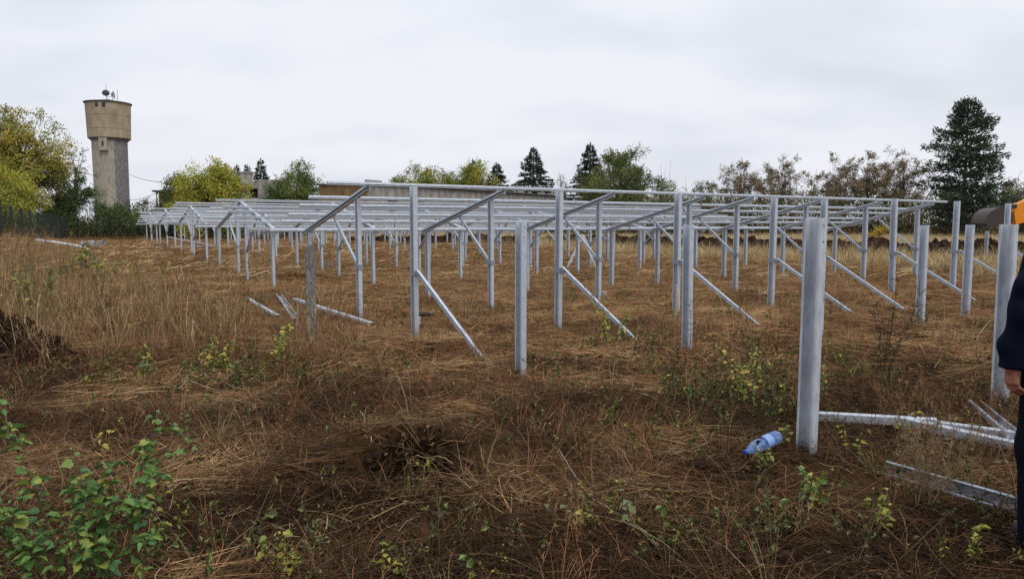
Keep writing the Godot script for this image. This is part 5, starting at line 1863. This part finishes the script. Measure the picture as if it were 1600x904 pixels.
func build_excavator() -> void:
	var at := Vector3(20.65, 0, -24.5)
	at.y = gh(at.x, at.z)
	var o := thing("excavator", "orange-yellow excavator with dark raised bucket at the right edge", "excavator", at)
	# bucket, open downwards; local origin at its middle
	var c := Vector3(-5.15, 1.85, 0)
	var A := Acc.new()
	var outer := [Vector2(-0.55, -0.16), Vector2(-0.50, 0.02), Vector2(-0.38, 0.19), Vector2(-0.18, 0.30), Vector2(0.06, 0.34), Vector2(0.28, 0.31), Vector2(0.44, 0.20), Vector2(0.52, 0.02), Vector2(0.53, -0.16)]
	var cvo := Curve2D.new()
	for k in outer.size():
		var tg: Vector2 = (outer[mini(k + 1, outer.size() - 1)] - outer[maxi(k - 1, 0)]) / 6.0
		cvo.add_point(outer[k], -tg, tg)
	outer = []
	for k in 29: outer.append(cvo.sample_baked(cvo.get_baked_length() * k / 28.0, true))
	for k in outer.size() - 1:
		var a: Vector2 = outer[k]
		var b: Vector2 = outer[k + 1]
		var ia := a * 0.93
		var ib := b * 0.93
		prism(A, [ia, ib, b, a], -0.42, 0.42)
	for z in [-0.44, 0.42]:
		var poly := []
		for p in outer: poly.append(p * 1.01)
		poly.append(Vector2(0.45, -0.24))
		poly.append(Vector2(-0.40, -0.34))
		poly.reverse()
		prism(A, poly, z, z + 0.02)
	var bk := part("bucket", A.mesh(), M.bucket, o, Transform3D(Basis(Vector3.BACK, 0.10).scaled(Vector3(0.82, 0.9, 0.9)), c + Vector3(0.14, -0.04, 0)))
	for k in 5:
		A = Acc.new()
		A.loft([[Vector3(-0.50, -0.12, -0.05), Vector3(-0.50, -0.12, 0.05), Vector3(-0.54, -0.12, 0.05), Vector3(-0.54, -0.12, -0.05)], [Vector3(-0.55, -0.32, -0.02), Vector3(-0.55, -0.32, 0.02), Vector3(-0.57, -0.32, 0.02), Vector3(-0.57, -0.32, -0.02)]])
		part("tooth", A.mesh(), M.machine_dark, bk, Transform3D(Basis.IDENTITY, Vector3(0, 0, -0.34 + 0.17 * k)))
	# stick, linkage and boom in the xy plane
	A = Acc.new()
	prism(A, [Vector2(-4.30, 1.58), Vector2(-4.02, 1.66), Vector2(-2.35, 2.75), Vector2(-2.0, 3.35), Vector2(-2.45, 3.45), Vector2(-4.00, 2.36), Vector2(-4.26, 2.24), Vector2(-4.38, 2.0)], -0.14, 0.14)
	part("stick", A.mesh(), M.machine, o)
	A = Acc.new()
	prism(A, [Vector2(-4.95, 1.98), Vector2(-4.35, 2.10), Vector2(-4.33, 2.24), Vector2(-4.95, 2.14)], -0.20, -0.15)
	prism(A, [Vector2(-4.95, 1.98), Vector2(-4.35, 2.10), Vector2(-4.33, 2.24), Vector2(-4.95, 2.14)], 0.15, 0.20)
	part("linkage", A.mesh(), M.machine_dark, o)
	A = Acc.new()
	prism(A, [Vector2(-2.6, 3.05), Vector2(-2.3, 2.85), Vector2(-1.2, 3.35), Vector2(0.0, 1.2), Vector2(0.45, 1.2), Vector2(-0.8, 3.95), Vector2(-1.3, 4.0)], -0.17, 0.17)
	part("boom", A.mesh(), M.machine, o)
	A = Acc.new()
	A.tube([Vector3(-4.3, 2.45, 0), Vector3(-3.2, 3.15, 0)], [0.035, 0.035], 8, true)
	A.tube([Vector3(-3.2, 3.15, 0), Vector3(-2.5, 3.6, 0)], [0.06, 0.06], 8, true)
	A.tube([Vector3(-1.35, 3.0, 0.25), Vector3(-0.3, 1.3, 0.25)], [0.05, 0.06], 8, true)
	part("hydraulic_cylinder", A.mesh(), M.machine_dark, o)
	A = Acc.new()
	A.cbox(Vector3(-0.3, 0.85, -1.1), Vector3(2.6, 1.75, 1.1), 0.08)
	part("superstructure", A.mesh(), M.machine, o)
	A = Acc.new()
	A.cbox(Vector3(-0.2, 1.75, 0.1), Vector3(1.2, 3.0, 1.05), 0.08)
	var cab := part("cab", A.mesh(), M.machine_dark, o)
	A = Acc.new()
	A.box(Vector3(-0.215, 1.95, 0.22), Vector3(-0.203, 2.85, 0.93))
	A.box(Vector3(0.0, 1.95, 1.052), Vector3(1.0, 2.85, 1.064))
	part("window", A.mesh(), M.glass, cab)
	for z in [-1.05, 0.65]:
		A = Acc.new()
		var poly := []
		for k in 16:
			var t := TAU * k / 16
			poly.append(Vector2(1.0 + cos(t) * 0.38 + (1.1 if cos(t) > 0 else -1.1), 0.36 + sin(t) * 0.38))
		prism(A, poly, z, z + 0.4)
		part("track", A.mesh(), M.machine_dark, o)
	A = Acc.new()
	A.cbox(Vector3(0.3, 0.35, -0.65), Vector3(1.8, 0.85, 0.65), 0.05)
	part("undercarriage", A.mesh(), M.machine_dark, o)

func build_small_things() -> void:
	rng.seed = 4242
	# steel sections on the ground at the right
	lying_channel("steel channel on the ground touching the nearest post foot", gp(2.40, 5.93, 0.04), gp(3.25, 5.62, 0.06), 0.07, PI, M.zinc)
	lying_channel("longest front channel of the lying pile at right", gp(3.00, 5.72, 0.08), gp(3.75, 4.95, 0.03), 0.07, PI, M.zinc)
	lying_channel("channel lying just behind the longest one in the right pile", gp(3.26, 5.62, 0.05), gp(3.98, 5.18, 0.05), 0.05, PI * 0.5, M.zinc)
	lying_channel("upturned channel sloping up beside the person's leg", gp(4.06, 6.45, 0.04), gp(3.60, 5.25, 0.10), 0.10, -PI * 0.5, M.zinc_dull)
	lying_channel("channel lying open side out at the bottom right corner", gp(2.40, 4.70, 0.02), gp(2.98, 3.72, 0.03), 0.10, -0.75, M.zinc_dull)
	# far loose sections
	lying_channel("long purlin lying across the ground before the far left racks", gp(-20.6, 41.5, 0.12), gp(-14.5, 42.5, 0.12), 0.10, PI * 0.5, M.zinc_dull, "loose sections among the far racks")
	lying_channel("second long purlin lying behind the first at far left", gp(-18.6, 43.5, 0.14), gp(-12.0, 43.0, 0.12), 0.10, PI * 0.5, M.zinc_dull, "loose sections among the far racks")
	lying_channel("purlin leaning across the posts of the far left racks", gp(-21.5, 47.0, 0.55), gp(-15.0, 38.0, 0.25), 0.08, PI * 0.5, M.zinc_dull, "loose sections among the far racks")
	lying_channel("short pale offcut beside the far left racks", gp(-22.3, 41.6, 0.08), gp(-21.4, 40.6, 0.05), 0.12, PI * 0.5, M.zinc, "loose sections among the far racks")
	lying_channel("short offcut next to the bracket pile", gp(-22.5, 44.0, 0.08), gp(-21.2, 41.2, 0.06), 0.14, PI * 0.5, M.zinc, "loose sections among the far racks")
	# long white pipe on the bank
	var pa := gp(-26.0, 41.0, 0.30)
	var pb := gp(-21.0, 37.0, 0.20)
	var o := thing("white_pipe", "long white pipe lying on the bank by the fence", "pipe", pa)
	var A := Acc.new()
	A.tube([Vector3.ZERO, (pb - pa) * 0.5 + Vector3(0, 0.03, 0), pb - pa], [0.085, 0.085, 0.085], 10, true)
	part("pipe", A.mesh(), M.white, o)
	# bracket pile
	o = thing("bracket_pile", "grey pile of small steel brackets by the fence bank", "bracket pile", gp(-23.2, 41.6))
	for k in 30:
		var b := Basis(Vector3.UP, rng.randf() * TAU) * Basis(Vector3.RIGHT, PI * 0.5 + rng.randfn() * 0.2)
		part("bracket", channel(0.10, 0.05, 0.0, 0.34), M.zinc_dull, o, Transform3D(b, Vector3(rng.randf_range(-0.45, 0.45), 0.03 + 0.09 * (k % 5), rng.randf_range(-0.3, 0.3))))
	# loose steel sections by the weathered post, and a splintered stake
	lying_channel("loose steel section furthest left of three by the weathered post", gp(-5.5, 15.4, 0.10), gp(-3.9, 12.4, 0.08), 0.07, PI * 0.5, M.zinc_stained)
	lying_channel("middle one of three loose steel sections by the weathered post", gp(-5.0, 16.0, 0.10), gp(-3.6, 12.3, 0.08), 0.11, -PI * 0.5, M.zinc_stained)
	lying_channel("longest loose steel section, passing behind the weathered post", gp(-4.35, 14.9, 0.12), gp(-2.12, 11.3, 0.09), 0.09, PI * 0.5, M.zinc)
	o = thing("splintered_stake", "short splintered stake leaning beside the weathered post", "stake", gp(-2.98, 10.3))
	A = Acc.new()
	var rings0 := []
	for k in 7:
		var ring := []
		for q in 6:
			var t := TAU * q / 6 + 0.3
			ring.append(Vector3(-0.03 + 0.008 * k, -0.05 + 0.09 * k, 0) + Vector3(cos(t), 0, sin(t)) * 0.022 * rng.randf_range(0.6, 1.2) * (1.0 - 0.1 * k))
		rings0.append(ring)
	A.loft(rings0)
	part("stake", A.mesh(), M.pale_wood, o)
	# cordless driver and its pale case behind the first tall post
	o = thing("power_drill", "dark cordless drill with pale body behind the leftmost tall post", "power tool", gp(-1.36, 11.3, 0.02), 0.5)
	A = Acc.new()
	A.tube([Vector3(0.10, 0.21, 0), Vector3(-0.06, 0.21, 0), Vector3(-0.10, 0.21, 0)], [0.035, 0.038, 0.03], 10, true)
	part("motor_housing", A.mesh(), M.tool_dark, o)
	A = Acc.new()
	A.tube([Vector3(0.10, 0.21, 0), Vector3(0.15, 0.21, 0), Vector3(0.19, 0.21, 0)], [0.025, 0.018, 0.007], 10, true)
	part("chuck", A.mesh(), M.bolt, o)
	A = Acc.new()
	A.cbox(Vector3(-0.10, 0.05, -0.03), Vector3(-0.035, 0.19, 0.03), 0.012)
	part("grip", A.mesh(), M.tool_pale, o)
	A = Acc.new()
	A.cbox(Vector3(-0.13, 0.0, -0.045), Vector3(0.0, 0.06, 0.045), 0.012)
	part("battery", A.mesh(), M.tool_dark, o)
	# stepladder under the second row of racks
	o = thing("stepladder", "pale aluminium stepladder standing among the far racks", "stepladder", gp(2.5, 26.5), -0.25)
	for s in [-1.0, 1.0]:
		A = Acc.new()
		A.tube([Vector3(-0.55, 0, s * 0.24), Vector3(0, 1.25, s * 0.17)], [0.03, 0.025], 6, true)
		part("rail", A.mesh(), M.white, o)
		A = Acc.new()
		A.tube([Vector3(0.55, 0, s * 0.24), Vector3(0, 1.25, s * 0.17)], [0.03, 0.025], 6, true)
		part("rear_leg", A.mesh(), M.white, o)
	for k in 4:
		A = Acc.new()
		var f := 0.2 + 0.2 * k
		A.cbox(Vector3(-0.55 * (1 - f) - 0.04, 1.25 * f, -0.22), Vector3(-0.55 * (1 - f) + 0.04, 1.25 * f + 0.03, 0.22), 0.006)
		part("step", A.mesh(), M.white, o)
	A = Acc.new()
	A.tube([Vector3(-0.62, 0.03, 0.24), Vector3(0.62, 0.03, 0.24)], [0.03, 0.03], 6, true)
	part("foot_bar", A.mesh(), M.white, o)
	# crumpled white sheet among the racks
	o = thing("plastic_sheet", "crumpled white plastic sheet among the left racks", "sheet", gp(-6.9, 26.0))
	A = Acc.new()
	for k in 26:
		var p := Vector3(rng.randfn() * 0.35, absf(rng.randfn()) * 0.10 + 0.05, rng.randfn() * 0.2)
		A.quad(p, p + Vector3(0.2, rng.randfn() * 0.08, 0.05), p + Vector3(0.22, 0.08 + rng.randfn() * 0.05, 0.16), p + Vector3(0.02, 0.04, 0.15))
	part("sheet", A.mesh(), M.white, o)
	# small pale block on the straw
	o = thing("pale_block", "small pale block on the straw right of the third rail", "block", gp(2.03, 16.5), 0.4)
	A = Acc.new()
	A.cbox(Vector3(-0.05, 0.0, -0.05), Vector3(0.06, 0.12, 0.05), 0.012)
	part("block", A.mesh(), M.pale_wood, o)
	# blue bottle
	var base := gp(1.84, 5.06, 0.12)
	var capp := gp(1.56, 4.90, 0.06)
	o = thing("plastic_bottle", "crushed blue plastic water bottle lying left of nearest post", "bottle", base)
	var bs2 := rot_to(capp - base)
	var len := (capp - base).length()
	A = Acc.new()
	var prof := [[0.012, 0.0], [0.040, 0.004], [0.047, 0.02], [0.048, 0.07], [0.043, 0.08], [0.047, 0.09], [0.044, 0.13], [0.036, 0.16], [0.044, 0.185], [0.046, 0.23], [0.040, 0.26], [0.024, 0.295], [0.015, 0.31], [0.014, 0.325]]
	var rg := []
	for q in prof:
		var ring := []
		for s in 22:
			var t := TAU * s / 22
			var dent := 1.0 - 0.16 * sm(0.3, 1.0, sin(t + q[1] * 9.0)) * sm(0.03, 0.12, q[1]) * sm(0.29, 0.2, q[1]) + 0.025 * sin(7.0 * t + q[1] * 60.0)
			ring.append(Vector3(cos(t) * q[0] * dent, q[1] * len / 0.34, sin(t) * q[0] * dent))
		rg.append(ring)
	A.loft(rg)
	part("shell", A.mesh(), M.bottle, o, Transform3D(bs2, Vector3.ZERO))
	A = Acc.new()
	A.tube([Vector3(0, len * 0.955, 0), Vector3(0, len * 1.01, 0)], [0.0175, 0.0165], 14, true)
	part("cap", A.mesh(), M.cap, o, Transform3D(bs2, Vector3.ZERO))
	A = Acc.new()
	rg = []
	for y in 5:
		var ring := []
		for s in 22:
			var t := TAU * s / 22
			ring.append(Vector3(cos(t) * 0.0485, len * (0.27 + 0.045 * y), sin(t) * 0.0485) * Vector3(1.0 - 0.02 * (y % 2), 1, 1.0 - 0.02 * (y % 2)))
		rg.append(ring)
	A.loft(rg, false)
	part("label_band", A.mesh(), M.bottle_label, o, Transform3D(bs2, Vector3.ZERO))
	# white cord over the soil at the bottom
	var pts := []
	var rad := []
	for q in [[0.32, 4.95, 0.10], [0.38, 4.6, 0.06], [0.46, 4.25, 0.03], [0.56, 3.95, 0.05], [0.68, 3.75, 0.02], [0.74, 3.55, 0.03], [0.80, 3.3, 0.02], [0.86, 3.0, 0.02]]:
		pts.append(gp(q[0], q[1], q[2]))
	var cv := Curve3D.new()
	for p in pts: cv.add_point(p)
	pts = []
	for k in 41:
		pts.append(cv.sample_baked(cv.get_baked_length() * k / 40.0, true) + Vector3(rng.randfn(), 0, rng.randfn()) * 0.004)
		rad.append(0.0022)
	A = Acc.new()
	A.tube(pts, rad, 6)
	tag(part("white_rope", A.mesh(), M.cord, self), "thin white cord running over soil towards the bottom edge", "cord")
	# cut stalk on the soil
	A = Acc.new()
	A.tube([gp(-0.55, 4.2, 0.02), gp(-0.38, 4.3, 0.05), gp(-0.2, 4.42, 0.04)], [0.009, 0.010, 0.009], 6, true)
	tag(part("cut_stalk", A.mesh(), M.stem_straw, self), "thick pale cut stalk on dark soil below the dug hole", "stalk")

func _ready() -> void:
	rng.seed = 1
	n1.seed = 3
	n1.frequency = 0.16
	n2.seed = 8
	n2.frequency = 0.75
	n3.seed = 14
	n3.frequency = 3.2
	n4.seed = 21
	n4.frequency = 7.0
	stage()
	materials()
	build_ground()
	var ridge := [[-12, 57, 0.3, 1.4], [-4, 52, 0.5, 1.6], [5.5, 46, 0.62, 1.7], [10, 41.5, 0.66, 1.6], [14, 39, 0.74, 1.7], [17.5, 36, 0.66, 1.7], [19.6, 32, 0.8, 1.6], [22, 29, 0.7, 1.6], [27, 27.5, 0.7, 1.6], [34, 27, 0.5, 1.5]]
	var heap := [[-8.0, 8.3, 0.30, 0.7], [-7.0, 8.8, 0.55, 0.85], [-6.3, 9.05, 0.50, 0.75], [-5.85, 8.95, 0.24, 0.55], [-5.5, 8.7, 0.08, 0.35]]
	soil_heap("trench_soil", "long ridge of dark dug soil beyond the racks", ridge, 0.16, 61)
	soil_heap("soil_heap", "dark heap of clodded soil at the left edge", heap, 0.06, 62)
	heap_clods("dark lumps of soil strewn over the long dug ridge", ridge, 110.0, 0.085)
	heap_clods("dark lumps of soil strewn over the heap at the left edge", heap, 1500.0, 0.017)
	heap_clods("dark lumps of soil round the dug hole", [[-1.35, 4.85, 0.03, 0.40], [-0.76, 4.80, 0.03, 0.50], [-0.2, 4.85, 0.03, 0.40]], 420.0, 0.013)
	build_houses()
	build_tower()
	build_fences()
	build_trees()
	build_racks()
	rng.seed = 555
	build_grass()
	build_plants()
	build_excavator()
	build_small_things()
	build_person()
